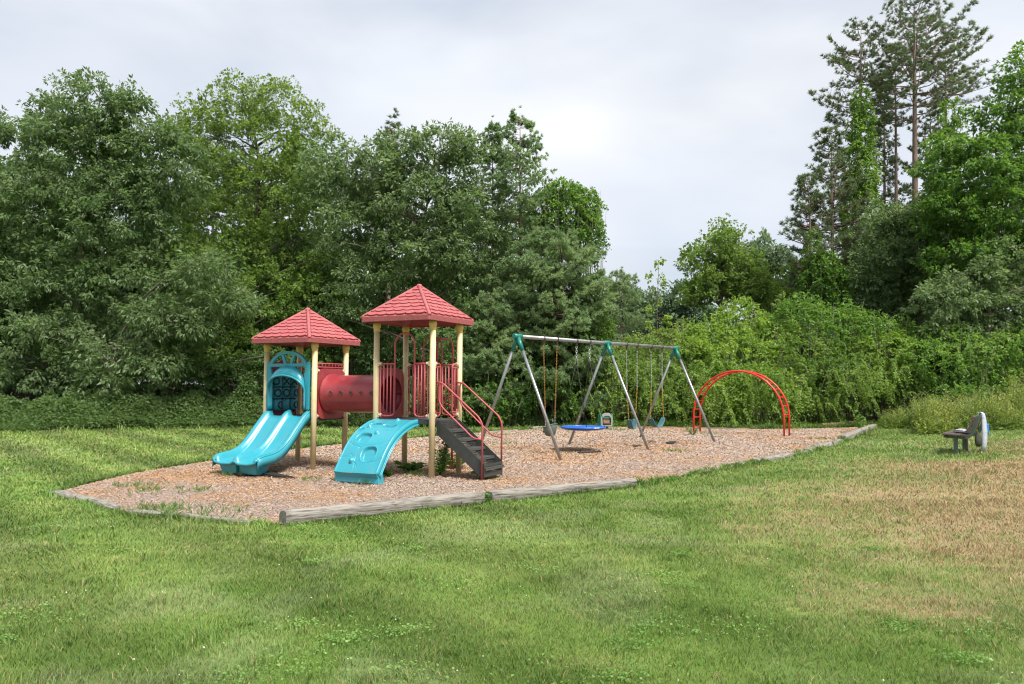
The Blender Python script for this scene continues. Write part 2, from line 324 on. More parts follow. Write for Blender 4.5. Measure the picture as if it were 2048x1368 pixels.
# ================================================================== SETTING: lawn, mulch bed, grass, chips
MULCH_PX = [(108, 988), (240, 1023), (400, 1040), (565, 1050), (960, 1003), (1268, 971), (1390, 948), (1504, 925), (1612, 906), (1683, 883), (1748, 855),
            (1640, 858), (1500, 860), (1350, 857), (1210, 853), (1090, 858), (960, 867), (770, 882), (640, 894), (560, 905), (430, 922), (268, 948), (212, 961)]
MULCH = np.array([[G(x, y).x, G(x, y).y] for x, y in MULCH_PX])
def in_poly(x, y, poly):
    ins = np.zeros(x.shape, bool); n = len(poly)
    for i in range(n):
        x1, y1 = poly[i]; x2, y2 = poly[(i + 1) % n]
        c = ((y1 > y) != (y2 > y)) & (x < (x2 - x1) * (y - y1) / (y2 - y1 + 1e-12) + x1); ins ^= c
    return ins
def dist_poly(x, y, poly):
    d = np.full(x.shape, 1e9); n = len(poly)
    for i in range(n):
        a, b = poly[i], poly[(i + 1) % n]; ab = b - a
        t = np.clip(((x - a[0]) * ab[0] + (y - a[1]) * ab[1]) / (ab @ ab), 0, 1)
        d = np.minimum(d, np.hypot(x - a[0] - t * ab[0], y - a[1] - t * ab[1]))
    return d
FAR_X = [-60, -16.5, -13.5, -9.5, -3.0, 1.6, 6.0, 11.5, 14.3, 15.2, 22.0, 60]
FAR_Y = [24.0, 25.0, 27.5, 29.0, 30.0, 30.2, 29.6, 29.8, 31.2, 29.0, 31.0, 40]
def lawn_edge(x): return np.interp(x, FAR_X, FAR_Y)
BROWN = [(6, 9.5, 2.3, 1.0), (8.5, 12.5, 2.8, 1.0), (10.8, 15.0, 2.3, .9), (4.6, 7.6, 1.2, .5), (3.2, 8.8, 1.0, .38), (5.2, 11.4, 1.6, .55), (7, 7.2, 1.8, .8), (5.2, 6.2, 1.3, .45), (2.6, 6.6, .9, .32),
         (12.5, 14, 3, 1), (13.5, 19.5, 2.6, .85), (3.3, 5.6, .8, .55), (-.6, 7.6, .5, .3), (8.3, 15.6, 1.6, .5)]
def lawn_colour(x, y):
    n1, n2, n3 = fbm(x * .55, y * .55, 3), fbm(x * 1.9, y * 1.9, 9), fbm(x * 6, y * 6, 21, 3)
    g1, g2 = np.array([0.132, 0.218, 0.042]), np.array([0.245, 0.325, 0.090])
    t = np.clip((n1 - .5) * 1.6 + (n2 - .5) * 1.2 + .5, 0, 1)[..., None]; c = g1 * (1 - t) + g2 * t
    pale = np.clip((fbm(x * 1.2 + 40, y * 1.2, 5) - .57) * 6, 0, 1)[..., None] * .28; c = c * (1 - pale) + np.array([.30, .33, .18]) * pale
    dk = np.clip((fbm(x * 2.2 + 7, y * 2.2 + 3, 15) - .60) * 6, 0, 1)[..., None] * .2; c = c * (1 - dk) + np.array([.085, .150, .036]) * dk
    s = (x * .77 + y * .64) / 1.75 + .2 * fbm(x * .15, y * .15, 31)                                 # mowing stripes across the left lawn, sheen of leaning blades painted as brightness
    st = np.clip(np.sin(s * 2 * PI) * 1.6, -1, 1) * np.clip((3.5 - x) / 5, 0.12, 1) * np.clip((y - 4) / 8, 0.75, 1); c = c * (1 + .19 * st[..., None])
    b = np.zeros(np.shape(x))
    for bx, by, br, bs in BROWN: b = b + bs * np.exp(-((x - bx) ** 2 + (y - by) ** 2) / (br * br))
    b = b - 1.3 * np.exp(-((x - 9.6) ** 2 + (y - 16.6) ** 2) / .9)
    b = np.clip((np.minimum(b, 1.35) - .17 + (n2 - .5) * .8 + (n3 - .5) * .8) * .92, 0, 1) * .86
    return c, b
BR1, BR2 = np.array([0.42, 0.315, 0.185]), np.array([0.33, 0.25, 0.125])
def grid_mesh(name, xs, ys, zf, cf, m):
    X, Y = np.meshgrid(xs, ys); Z = zf(X, Y); V = np.stack([X, Y, Z], -1).reshape(-1, 3); nx, ny = len(xs), len(ys)
    i, j = np.meshgrid(np.arange(nx - 1), np.arange(ny - 1)); a = (j * nx + i).ravel(); Fc = np.stack([a, a + 1, a + nx + 1, a + nx], 1)
    cx, cy = V[Fc].mean(1)[:, 0], V[Fc].mean(1)[:, 1]; return np_mesh(name, V, Fc, m, col=cf(cx, cy))
def lawn_z(x, y): return terr(x, y) + (fbm(x * .7, y * .7, 77, 2) - .5) * .03 * np.clip((lawn_edge(x) - y) / 3, 0, 1) * (dist_poly(x, y, MULCH) > .6) - in_poly(x, y, MULCH) * .03
def lawn_c(x, y):
    c, b = lawn_colour(x, y); br = BR1 * .8; c = c * .72 * (1 - b[:, None]) + br * b[:, None]
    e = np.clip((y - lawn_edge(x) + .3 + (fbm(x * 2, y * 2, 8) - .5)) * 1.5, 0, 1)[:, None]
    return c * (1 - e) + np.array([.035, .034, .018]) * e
xs = np.concatenate([[-900, -400, -200, -100, -60, -42], np.arange(-30, 30.01, .2), [42, 60, 100, 200, 400, 900]])
ys = np.concatenate([[-300, -100, -30, -8, -1], np.arange(1.6, 36.01, .2), [42, 60, 100, 200, 400, 900]])
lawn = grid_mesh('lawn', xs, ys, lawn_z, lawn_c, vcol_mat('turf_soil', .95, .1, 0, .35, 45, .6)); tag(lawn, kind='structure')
# mulch bed: one low sheet of chipped wood
WORN_AND_SHADE = [(G(*p).x, G(*p).y, r) for p, r in (((1165, 899), 1.15), ((1285, 891), .7), ((1345, 887), .7), ((1110, 905), .6), ((500, 952), .9), ((700, 972), .6), ((860, 944), .9), ((985, 957), .6))]  # scuffed hollows; the one under the right tower paints the deck's shadow
def worn(x, y): return sum(np.exp(-((x - a) ** 2 + (y - b) ** 2) / (r * r)) for a, b, r in WORN_AND_SHADE)  # weight of the scuffs, painted deck shadow included
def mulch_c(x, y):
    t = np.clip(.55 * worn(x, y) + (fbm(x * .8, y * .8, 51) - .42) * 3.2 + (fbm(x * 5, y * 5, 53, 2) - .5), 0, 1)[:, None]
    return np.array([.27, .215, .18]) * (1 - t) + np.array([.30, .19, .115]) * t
def mulch_z(x, y): return .012 + (fbm(x * 1.1, y * 1.1, 60, 3) - .5) * .03 * np.clip(dist_poly(x, y, MULCH) / .8, 0, 1) - .035 * worn(x, y)
mxs = np.arange(MULCH[:, 0].min(), MULCH[:, 0].max() + .2, .12); mys = np.arange(MULCH[:, 1].min(), MULCH[:, 1].max() + .2, .12)
X, Y = np.meshgrid(mxs, mys); nx = len(mxs); V = np.stack([X, Y, mulch_z(X.ravel(), Y.ravel()).reshape(X.shape)], -1).reshape(-1, 3)
i, j = np.meshgrid(np.arange(nx - 1), np.arange(len(mys) - 1)); a = (j * nx + i).ravel(); Fc = np.stack([a, a + 1, a + nx + 1, a + nx], 1)
cc = V[Fc].mean(1); keep = in_poly(cc[:, 0], cc[:, 1], MULCH + 0); Fc = Fc[keep]; cc = cc[keep]
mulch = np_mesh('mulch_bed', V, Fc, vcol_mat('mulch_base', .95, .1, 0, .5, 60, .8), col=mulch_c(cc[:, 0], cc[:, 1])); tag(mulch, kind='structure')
def make_chips():
    n = 560000; y = 9 + 22 * RNG.random(n) ** 1.25; x = MULCH[:, 0].min() + (MULCH[:, 0].max() - MULCH[:, 0].min()) * RNG.random(n)
    k = in_poly(x, y, MULCH); x, y = x[k], y[k]; n = len(x); sc = np.clip(y / 14, .75, 1.7)
    L = (.014 + .026 * RNG.random(n)) * sc; W = L * (.22 + .3 * RNG.random(n)); H = W * .35
    yaw = RNG.random(n) * 2 * PI; pit = RNG.normal(0, .30, n); roll = RNG.normal(0, .35, n)
    D = np.stack([np.cos(yaw) * np.cos(pit), np.sin(yaw) * np.cos(pit), np.sin(pit)], 1); S = unit(np.cross(np.array([0, 0, 1.0]), D)); U = np.cross(D, S)
    S2 = S * np.cos(roll)[:, None] + U * np.sin(roll)[:, None]; U2 = np.cross(D, S2)
    z = mulch_z(x, y) + .006 + .02 * RNG.random(n) * np.clip(dist_poly(x, y, MULCH) * 4, .3, 1); P = np.stack([x, y, z], 1)
    L, W, H = L[:, None], W[:, None], H[:, None]; V = np.empty((n, 6, 3))           # a splinter: ridged top, open underneath
    V[:, 0] = P - D * L / 2 - S2 * W / 2; V[:, 1] = P + D * L / 2 - S2 * W / 2; V[:, 2] = P + D * L / 2 + S2 * W / 2; V[:, 3] = P - D * L / 2 + S2 * W / 2
    V[:, 4] = P - D * L * .42 + U2 * H; V[:, 5] = P + D * L * .42 + U2 * H
    b = (np.arange(n) * 6)[:, None]; Fc = np.stack([np.concatenate([b + a, b + c, b + d, b + e], 1) for a, c, d, e in ((0, 1, 5, 4), (2, 3, 4, 5))], 1).reshape(-1, 4)
    pal = np.array([(.38, .29, .235), (.44, .35, .285), (.32, .25, .205), (.45, .26, .13), (.40, .225, .11), (.15, .11, .085), (.47, .375, .29), (.35, .295, .265)])
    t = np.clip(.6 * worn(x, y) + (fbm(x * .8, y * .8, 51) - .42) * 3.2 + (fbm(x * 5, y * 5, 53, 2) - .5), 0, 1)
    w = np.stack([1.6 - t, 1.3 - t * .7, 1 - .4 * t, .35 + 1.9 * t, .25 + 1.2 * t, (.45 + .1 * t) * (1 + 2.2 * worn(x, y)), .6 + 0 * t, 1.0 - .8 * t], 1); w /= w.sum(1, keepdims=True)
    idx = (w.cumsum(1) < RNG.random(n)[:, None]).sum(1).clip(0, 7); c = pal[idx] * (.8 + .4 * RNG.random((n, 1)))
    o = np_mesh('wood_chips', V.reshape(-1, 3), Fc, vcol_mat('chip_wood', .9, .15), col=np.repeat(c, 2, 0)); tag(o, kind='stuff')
make_chips()
def make_grass():
    Xs, Ys = [], []
    for y0, y1, dens in ((3.2, 4.5, 8500), (4.5, 6, 6500), (6, 8, 4200), (8, 11, 2000), (11, 15, 850), (15, 20, 480), (20, 32, 260)):
        w = .70 * y1 + 2.8; n = int((y1 - y0) * 2 * w * dens); Ys.append(y0 + (y1 - y0) * RNG.random(n)); Xs.append((RNG.random(n) * 2 - 1) * w)
    ed = []
    for i in range(len(MULCH)):                                        # longer unmown grass along the timbers
        a, b = MULCH[i], MULCH[(i + 1) % len(MULCH)]; L = np.hypot(*(b - a)); dm = (a[1] + b[1]) / 2; n = int(L * min(900, 8500 / dm))
        t = RNG.random(n)[:, None]; nn = np.array([(b - a)[1], -(b - a)[0]]) / L; o = np.abs(RNG.normal(0, .10, n))[:, None] + .02
        side = 1 if not in_poly(np.array([(a + b)[0] / 2 + nn[0] * .2]), np.array([(a + b)[1] / 2 + nn[1] * .2]), MULCH)[0] else -1
        e = a + (b - a) * t + nn * side * o; k = vnoise(e[:, 0] * 1.3, e[:, 1] * 1.3, 5) > .25; ed.append(e[k])
    ed = np.concatenate(ed); ne = len(ed); x = np.concatenate(Xs + [ed[:, 0]]); y = np.concatenate(Ys + [ed[:, 1]]); tall = np.zeros(len(x), bool); tall[-ne:] = True
    dp = dist_poly(x, y, MULCH); ins = in_poly(x, y, MULCH)
    k = (~ins) & ((dp > .05) | tall) & (y < lawn_edge(x) + .5); x, y, tall, dp = x[k], y[k], tall[k], dp[k]; n = len(x)
    far = np.clip((y - 7) / 14, 0, 1); cl = fbm(x * 3, y * 3, 90, 3)
    h = (.016 + .024 * RNG.random(n)) * (.65 + .8 * cl) * (1 + .5 * far); h[tall] *= 1.3 + 1.0 * RNG.random(tall.sum())
    h[(y > lawn_edge(x) - .8)] *= 2
    tuft = np.clip((fbm(x * 5, y * 5, 95, 2) - .64) * 9, 0, 1); h *= 1 + .8 * tuft
    w = (.0024 + .0026 * RNG.random(n)) * (1 + 3.0 * far) * np.clip(y / 5, 1, 1.6)
    az = RNG.random(n) * 2 * PI; ln = h * (.45 + .7 * RNG.random(n)); flow = fbm(x * .8, y * .8, 66) * 4 * PI
    dx = np.cos(az) * ln + np.cos(flow) * h * .2; dy = np.sin(az) * ln + np.sin(flow) * h * .2
    sx, sy = -np.sin(az + RNG.normal(0, .8, n)) * w, np.cos(az + RNG.normal(0, .8, n)) * w; z = lawn_z(x, y) - .004
    c, b = lawn_colour(x, y); isb = RNG.random(n) < b * 1.02 + .035
    bc = BR1 * (1 - (r := RNG.random((n, 1)))) + BR2 * r; c = np.where(isb[:, None], bc * (.75 + .5 * RNG.random((n, 1))), c * (.72 + .56 * RNG.random((n, 1))))
    hu = RNG.normal(0, 1, (n, 1)); c = c * (1 + hu * np.array([.13, .03, -.05])); c[tall & ~isb] *= np.array([.72, .88, .7])
    under = np.clip((y - lawn_edge(x) + .2), 0, 1)[:, None]; c = np.clip(c, .01, .8)
    V = np.empty((n, 5, 3)); B = np.stack([x, y, z], 1); s = np.stack([sx, sy, 0 * sx], 1)
    mid = B + np.stack([dx * .35, dy * .35, h * .62], 1); tip = B + np.stack([dx, dy, h], 1)
    V[:, 0] = B - s / 2; V[:, 1] = B + s / 2; V[:, 2] = mid + s * .4; V[:, 3] = mid - s * .4; V[:, 4] = tip; q = np.arange(n) * 5
    Fc = np.stack([np.stack([q, q + 1, q + 2], 1), np.stack([q, q + 2, q + 3], 1), np.stack([q + 3, q + 2, q + 4], 1)], 1).reshape(-1, 3)
    o = np_mesh('grass', V.reshape(-1, 3), Fc, vcol_mat('grass_blades', .6, .3, .3), col=np.repeat(c, 3, 0)); tag(o, 'short mown green grass turning straw brown on the right', 'grass', kind='stuff')
    # clover heads and dry flecks scattered in the lawn
    m = 450; fy = 3.4 + 13 * RNG.random(m) ** 1.3; fx = (RNG.random(m) * 2 - 1) * (.68 * fy); kk = (~in_poly(fx, fy, MULCH)) & (fbm(fx * 1.5, fy * 1.5, 44) > .47); fx, fy = fx[kk], fy[kk]; m = len(fx)
    r = .004 + .005 * RNG.random(m); zz = lawn_z(fx, fy) + .035; oc = np.array([(1, 0, 0), (0, 1, 0), (-1, 0, 0), (0, -1, 0), (0, 0, .9), (0, 0, -.7)], float)
    V = (np.stack([fx, fy, zz], 1)[:, None, :] + oc[None] * r[:, None, None]).reshape(-1, 3); q = (np.arange(m) * 6)[:, None, None]
    Fc = (q + np.array([(0, 1, 4), (1, 2, 4), (2, 3, 4), (3, 0, 4), (1, 0, 5), (2, 1, 5), (3, 2, 5), (0, 3, 5)])[None]).reshape(-1, 3)
    cc = np.where(RNG.random((m, 1)) < .75, np.array([[.62, .62, .52]]), np.array([[.5, .33, .2]])); o = np_mesh('clover_flowers', V, Fc, vcol_mat('clover', .8, .2), col=np.repeat(cc, 8, 0)); tag(o, 'tiny white clover heads dotted through the lawn', 'flowers', kind='stuff')
make_grass()
def make_clover():
    """patches of small round clover and broad weed leaves among the blades"""
    n = 80; cy = 3.5 + 11 * RNG.random(n) ** 1.2; cx = (RNG.random(n) * 2 - 1) * .66 * cy; r = .06 + .22 * RNG.random(n) ** 2; k = 150
    x = np.repeat(cx, k) + RNG.normal(size=n * k) * np.repeat(r, k); y = np.repeat(cy, k) + RNG.normal(size=n * k) * np.repeat(r, k) * .8; tb = np.repeat(.55 + .3 * RNG.random(n), k)
    _, b = lawn_colour(x, y); kk = (~in_poly(x, y, MULCH)) & (dist_poly(x, y, MULCH) > .1) & (b < .35); x, y, tb = x[kk], y[kk], tb[kk]; m = len(x); az = RNG.random(m) * 2 * PI
    L = .010 + .016 * RNG.random(m); D = np.stack([np.cos(az), np.sin(az), .25 + .3 * RNG.random(m)], 1)
    tag(leaves('clover_leaves', np.stack([x, y, lawn_z(x, y) + .018 + .016 * RNG.random(m)], 1), D, L, L * .8, tb + RNG.normal(0, .12, m), FM['weed'], up=1.2), 'patches of small round clover leaves in the near lawn', 'clover', kind='stuff')
make_clover()
def make_sprigs():
    """thin grass coming up through the chips"""
    spots = [(270, 975, .35), (300, 985, .4), (395, 985, .25), (310, 1022, .5), (420, 1030, .5), (330, 1022, .4), (620, 962, .2), (735, 968, .2), (1420, 870, .4), (1010, 890, .5), (1150, 862, .5), (1000, 872, .6), (1060, 862, .6), (470, 950, .3), (1640, 880, .4), (840, 950, .3), (1240, 862, .6), (1700, 868, .5), (1350, 905, .4)]
    P = []
    for x, y, r in spots:
        g = G(x, y); n = int(42 * r / .35); P.append(np.stack([g.x + RNG.normal(0, r * .5, n), g.y + RNG.normal(0, r * .6, n)], 1))
    P = np.concatenate(P); P = P[in_poly(P[:, 0], P[:, 1], MULCH)]; P = np.repeat(P, 4, 0) + RNG.normal(0, .012, (len(P) * 4, 2)); n = len(P)
    az = RNG.random(n) * 2 * PI; D = np.stack([np.cos(az) * .6, np.sin(az) * .6, np.ones(n)], 1); L = .03 + .08 * RNG.random(n)
    tag(leaves('grass_sprigs', np.c_[P, np.full(n, .015)], D, L, L * .09, .3 + .5 * RNG.random(n), FM['weed']), 'thin green grass sprigs coming up through the wood chips', 'grass', kind='stuff')
make_sprigs()

# ------------------------------------------------------------------ timbers round the bed
def log(label, a, b, r0, r1, m='log', zc=.05, flat=.85, group='weathered timbers edging the play area', seed=0, z0=None):
    A, B = G(*a), G(*b); rg = np.random.default_rng(seed + 5); d = (B - A); L = math.hypot(d.x, d.y); nseg = max(8, int(L / .12)); n = 16; mb = MB(); v = []
    gro = rg.normal(0, 1, n) * .05
    for i in range(nseg + 1):
        t = i / nseg; r = r0 * (1 - t) + r1 * t; rr = r * (1 + .05 * math.sin(i * 1.3 + seed) + rg.normal(0, .015))
        if i in (0, nseg): rr *= .88
        off = .012 * math.sin(i * .5 + seed)
        for k in range(n):
            an = 2 * PI * k / n; q = rr * (1 + gro[k] + .03 * rg.normal()) * ((abs(math.cos(an)) ** 5 + abs(math.sin(an)) ** 5) ** -.2) * .96
            v.append((t * L, off + q * math.cos(an), zc + q * math.sin(an) * flat))
    f = [(i * n + k, (i + 1) * n + k, (i + 1) * n + (k + 1) % n, i * n + (k + 1) % n) for i in range(nseg) for k in range(n)]
    mb.add(v, f, True); o = len(v); mb.f += [tuple(range(n)), tuple(range(o - n, o))[::-1]]; mb.sm += [False] * 2
    ob = mb.build('log', M[m]); ob.location = (A.x, A.y, float(terr(A.x, A.y))); ob.rotation_euler = (0, 0, math.atan2(d.y, d.x)); return tag(ob, label, 'log', group)
log('thick pale weathered log with dark rounded end at the front corner of the play area', (566, 1050), (962, 1006), .112, .105, zc=.075, seed=1)
log('cracked grey log right of the thick front log, with a dark left end', (978, 1004), (1268, 973), .105, .086, zc=.07, seed=2)
log('flat grey timber at the far left corner of the wood chips', (112, 990), (238, 1021), .10, .09, zc=.015, flat=.7, seed=3)
log('thin sunken grey timber left of the thick front log', (258, 1027), (505, 1049), .07, .055, zc=.01, flat=.7, seed=4)
log('half buried thin timber right of the cracked grey log', (1392, 949), (1500, 927), .07, .06, zc=.0, flat=.8, seed=5)
log('pale timber lying at the middle of the right edge of the chips', (1506, 926), (1612, 907), .09, .085, zc=.01, seed=6)
log('short pale timber on the right edge between two longer timbers', (1614, 906), (1682, 884), .10, .09, zc=.02, seed=7)
log('lumpy pale log at the far right corner of the wood chips', (1684, 883), (1747, 857), .13, .12, zc=.07, seed=8)
log('brown split log lying under the bushes right of the red arch', (1642, 857), (1736, 850), .11, .13, 'logbrown', zc=.10, seed=9)
log('thin pale timber behind the tunnel along the back edge', (560, 905), (765, 883), .05, .05, zc=.0, flat=.7, seed=10)
log('thin pale timber behind the climbing stairs along the back edge', (958, 868), (1035, 862), .06, .06, zc=.01, seed=11)
log('short pale timber behind the bucket swing', (1060, 858), (1124, 855), .08, .08, zc=.02, seed=12)
log('long low brown timber at the back edge behind the belt swings', (1216, 855), (1500, 861), .07, .07, 'logbrown', zc=.02, seed=13)

# ================================================================== TREES, SHRUBS AND GROUND COVER
class Acc:
    def __init__(s): s.P = []; s.D = []; s.L = []; s.W = []; s.T = []
    def put(s, P, D, L, W, T): s.P.append(P); s.D.append(D); s.L.append(L); s.W.append(W); s.T.append(T)
    def mesh(s, name, m, parent, up=.6, origin=(0, 0, 0)):
        return leaves(name, np.concatenate(s.P) - np.array(origin), np.concatenate(s.D), np.concatenate(s.L), np.concatenate(s.W), np.concatenate(s.T), m, parent, up)
def rdir(n, rg=RNG): return unit(rg.normal(size=(n, 3)))
def bough_leaves(acc, C, out, br, tips, per, leafL, leafW, flat=.5, droop=.35, tvar=.13, tbase=.45, hang=.35):
    """C (n,3) bough centres with outward directions: sprays of twigs, every twig tip a rosette of leaves"""
    n = len(C); bt = np.repeat(tbase + RNG.normal(0, tvar, n), tips)
    o = RNG.normal(size=(n * tips, 3)); o = o / np.maximum(np.linalg.norm(o, axis=1, keepdims=True), 1e-6) * (RNG.random((n * tips, 1)) ** .45)
    br = np.repeat(br, tips)[:, None]; O = np.repeat(out, tips, 0); rad = np.sqrt(o[:, 0] ** 2 + o[:, 1] ** 2)[:, None]
    T = np.repeat(C, tips, 0) + o * br * np.array([1, 1, flat]); T[:, 2] -= (rad * br * droop)[:, 0]
    td = unit(O * .7 + o * .9 + np.array([0, 0, -.1])); k = per; n2 = len(T) * k
    R = rdir(n2); D = unit(np.repeat(td, k, 0) * .75 + R * .95 + np.array([0, 0, -hang])); P = np.repeat(T, k, 0) + R * leafL * .35
    L = leafL * (.55 + .8 * RNG.random(n2)) * np.repeat(.75 + .5 * RNG.random(n), tips * k); acc.put(P, D, L, L * leafW, np.repeat(bt, k) + RNG.normal(0, .15, n2))
    return T
def blob_boughs(c, r, dens, minu=.55, low=-.75):
    R = (r[0] * r[2] * 2 + r[0] * r[1]) / 3; n = max(4, int(dens * 4 * PI * R * .8)); d = rdir(n); d = d[d[:, 2] > low]; u = minu + (1 - minu) * RNG.random(len(d)) ** .5
    lump = 1 + .16 * np.sin(d[:, 0] * 5 + c[0]) * np.cos(d[:, 2] * 6 + c[2])
    return np.array(c) + d * np.array(r) * (u * lump)[:, None], unit(d / np.array(r))
def trunk_mb(mb, pts, r0, r1, n=9):
    m = len(pts); mb.tube(fillet(pts, .6, 3), [r0 + (r1 - r0) * (i / (len(fillet(pts, .6, 3)) - 1)) for i in range(len(fillet(pts, .6, 3)))], n)
def limbs_to(mb, spine, targets, r=.07, n=5, k=24):
    """tapered curved limbs from the trunk to some of the boughs"""
    idx = RNG.permutation(len(targets))[:k]; S = [Vector(p) for p in spine]
    for i in idx:
        t = Vector(targets[i]); zt = t.z - .45 * math.hypot(t.x - S[len(S) // 2].x, t.y - S[len(S) // 2].y)
        a = S[0]
        for p, q in zip(S[:-1], S[1:]):
            if p.z <= zt <= q.z: a = p.lerp(q, (zt - p.z) / (q.z - p.z + 1e-6))
        if zt > S[-1].z: a = S[-1]
        if zt < S[0].z: a = S[0].lerp(S[1], .5)
        m1 = a.lerp(t, .4) + Vector((RNG.normal() * .2, RNG.normal() * .2, .25)); m2 = a.lerp(t, .75) + Vector((RNG.normal() * .15, RNG.normal() * .15, .15))
        rr = r * (.6 + .6 * RNG.random()); mb.tube([a, m1, m2, t], [rr, rr * .65, rr * .4, rr * .15], n)
def broadleaf(label, xpx, d, blobs, fm='oak', leafL=.15, leafW=.5, dens=1.0, trunk=None, tr=.16, tips=14, per=9, br=.66, flat=.5, tbase=.45, droop=.35, cat='tree', name='broadleaf_tree', group=None, bark='bark', limbs=26, lr=.06, hang=.35, ground=0.0):
    """blobs: (x, y, half width, half height[, depth offset]) of the crown's masses, in pixels at distance d"""
    B = Wd(xpx, 700, d); org = (B.x, B.y, float(terr(B.x, B.y)) - .05); root = thing(name, label, cat, org, 0, group); acc = Acc(); O = Vector(org); tg = []
    for bl in blobs:
        dd = d + (bl[4] if len(bl) > 4 else 0); c = Wd(bl[0], bl[1], dd); rx, rz = bl[2] / F_PX * dd, bl[3] / F_PX * dd; ry = min(rx, rz * 1.2) * .95
        C, out = blob_boughs(tuple(c), (rx, ry, rz), dens * 1.7, .45); C = C[C[:, 2] > .25]; out = out[:len(C)]
        bough_leaves(acc, C, out, br * (.7 + .6 * RNG.random(len(C))), tips, per, leafL, leafW, flat, droop, tbase=tbase, hang=hang); tg.append(C[RNG.random(len(C)) < .5])
    acc.mesh('crown', FM[fm], root, origin=org); tg = np.concatenate(tg) - np.array(org)
    mb = MB(); pts = [tuple(Wd(x, y, d) - O) for x, y in trunk] if trunk else [(0, 0, -.1), (.1, 0, tg[:, 2].mean()), (tg[:, 0].mean() * .4, tg[:, 1].mean() * .4, tg[:, 2].max() * .85)]
    pts[0] = (pts[0][0], pts[0][1], -.3); trunk_mb(mb, pts, tr, tr * .3); limbs_to(mb, pts, tg, lr, 5, limbs); mb.build('trunk', M[bark], root)
    return root
def ivy_shell(acc, c, r, dens, leafL, zmin=.1, droop=.5, tbase=.5, tv=.13, noise=.12, per=9, spray=.5, sd=0, hollow=.8):
    """vine-clad mass: short drooping leafy shoots over a mass of overlapping rounded clumps, with a sparser layer inside"""
    rg = np.random.default_rng(int(sd * 10) + 3); R = (r[0] * r[2] + r[1] * r[2] + r[0] * r[1]) / 3; K = int(10 + 9 * R); bd = rdir(K, rg); ba = .3 + .7 * rg.random(K); bt = rg.normal(0, .17, K); bw = (.36 + .26 * rg.random(K)) / max(1, R) ** .35
    for lay, (q0, q) in enumerate(((0, 1.0), (-.16, .4))):
        n = int(dens * q * 4 * PI * R); d = rdir(n); e = np.exp(-((1 - d @ bd.T) * 2) / (bw ** 2)) * ba; bi = e.argmax(1); h = e.max(1); P = np.array(c) + d * np.array(r) * ((.55 + q0 + .60 * h) * (.95 + .09 * RNG.random(n)))[:, None]
        o = unit(d / np.array(r)); k = P[:, 2] > np.maximum(zmin, hollow * (vnoise(P[:, 0] * 1.6, P[:, 1] * 1.6, 7) * 2.2 - .15) * (1 if lay == 0 else 1.15)); P, o, bi = P[k], o[k], bi[k]; n = len(P)
        sl = spray * (.4 + .9 * RNG.random(n)); dr = unit(o + rdir(n) * .8 + np.array([0, 0, .15])); T = np.repeat(tbase + bt[bi] + RNG.normal(0, tv * .6, n), per)
        t = np.tile((np.arange(per) + .5) / per, n); PP = np.repeat(P, per, 0) + np.repeat(dr * sl[:, None], per, 0) * t[:, None]; PP[:, 2] -= np.repeat(sl, per) * t ** 2 * droop
        D = unit(np.repeat(dr, per, 0) * .5 + rdir(n * per) * .9 + np.array([0, 0, -.45])); L = leafL * (.6 + .7 * RNG.random(n * per))
        k = PP[:, 2] > .03; acc.put(PP[k], D[k], L[k], L[k] * .55, (T + RNG.normal(0, .12, n * per))[k])
def shrub(label, blobs, d, fm='thicket', dens=16, leafL=.125, name='vine_covered_shrub', cat='shrub', group=None, tbase=.5, droop=.5, spray=.5, per=9, thick=1.0, sd=None, stems=15):
    c0 = Wd(blobs[0][0], 800, d); org = (c0.x, c0.y, float(terr(c0.x, c0.y)) - .03); root = thing(name, label, cat, org, 0, group); acc = Acc(); mb = MB()
    for i, bl in enumerate(blobs):
        dd = d + (bl[4] if len(bl) > 4 else 0); c = Wd(bl[0], bl[1], dd); rx, rz = bl[2] / F_PX * dd, bl[3] / F_PX * dd; ry = min(rx, 1.5) * thick
        ivy_shell(acc, tuple(c), (rx, ry, rz), dens, leafL, droop=droop, tbase=tbase, spray=spray, per=per, sd=(sd or blobs[0][0]) * .37 + i)
        for k in range(stems):
            a = RNG.random() * 2 * PI; q = .5 * RNG.random(); qq = .6 + .45 * RNG.random(); e = Vector((c.x + rx * qq * math.cos(a), c.y + ry * qq * math.sin(a), c.z + rz * 1.0 * RNG.random())) - Vector(org)
            s0 = Vector((c.x + rx * q * math.cos(a), c.y + ry * q * math.sin(a), 0)) - Vector((org[0], org[1], .1)); mb.tube([s0, s0.lerp(e, .5) + Vector((0, 0, .2)), e], [.022, .014, .005], 4)
    acc.mesh('foliage', FM[fm], root, .8, org); mb.build('stems', M['bark'], root); return root
def needles(acc, P, D, n, L, W, spread, T, tv=.12):
    m = len(P); D = np.repeat(unit(D), n, 0); Dn = unit(D + rdir(m * n) * spread); Ls = L * (.7 + .5 * RNG.random(m * n))
    acc.put(np.repeat(P, n, 0), Dn, Ls, np.full(m * n, W), np.repeat(T, n) + RNG.normal(0, tv, m * n))
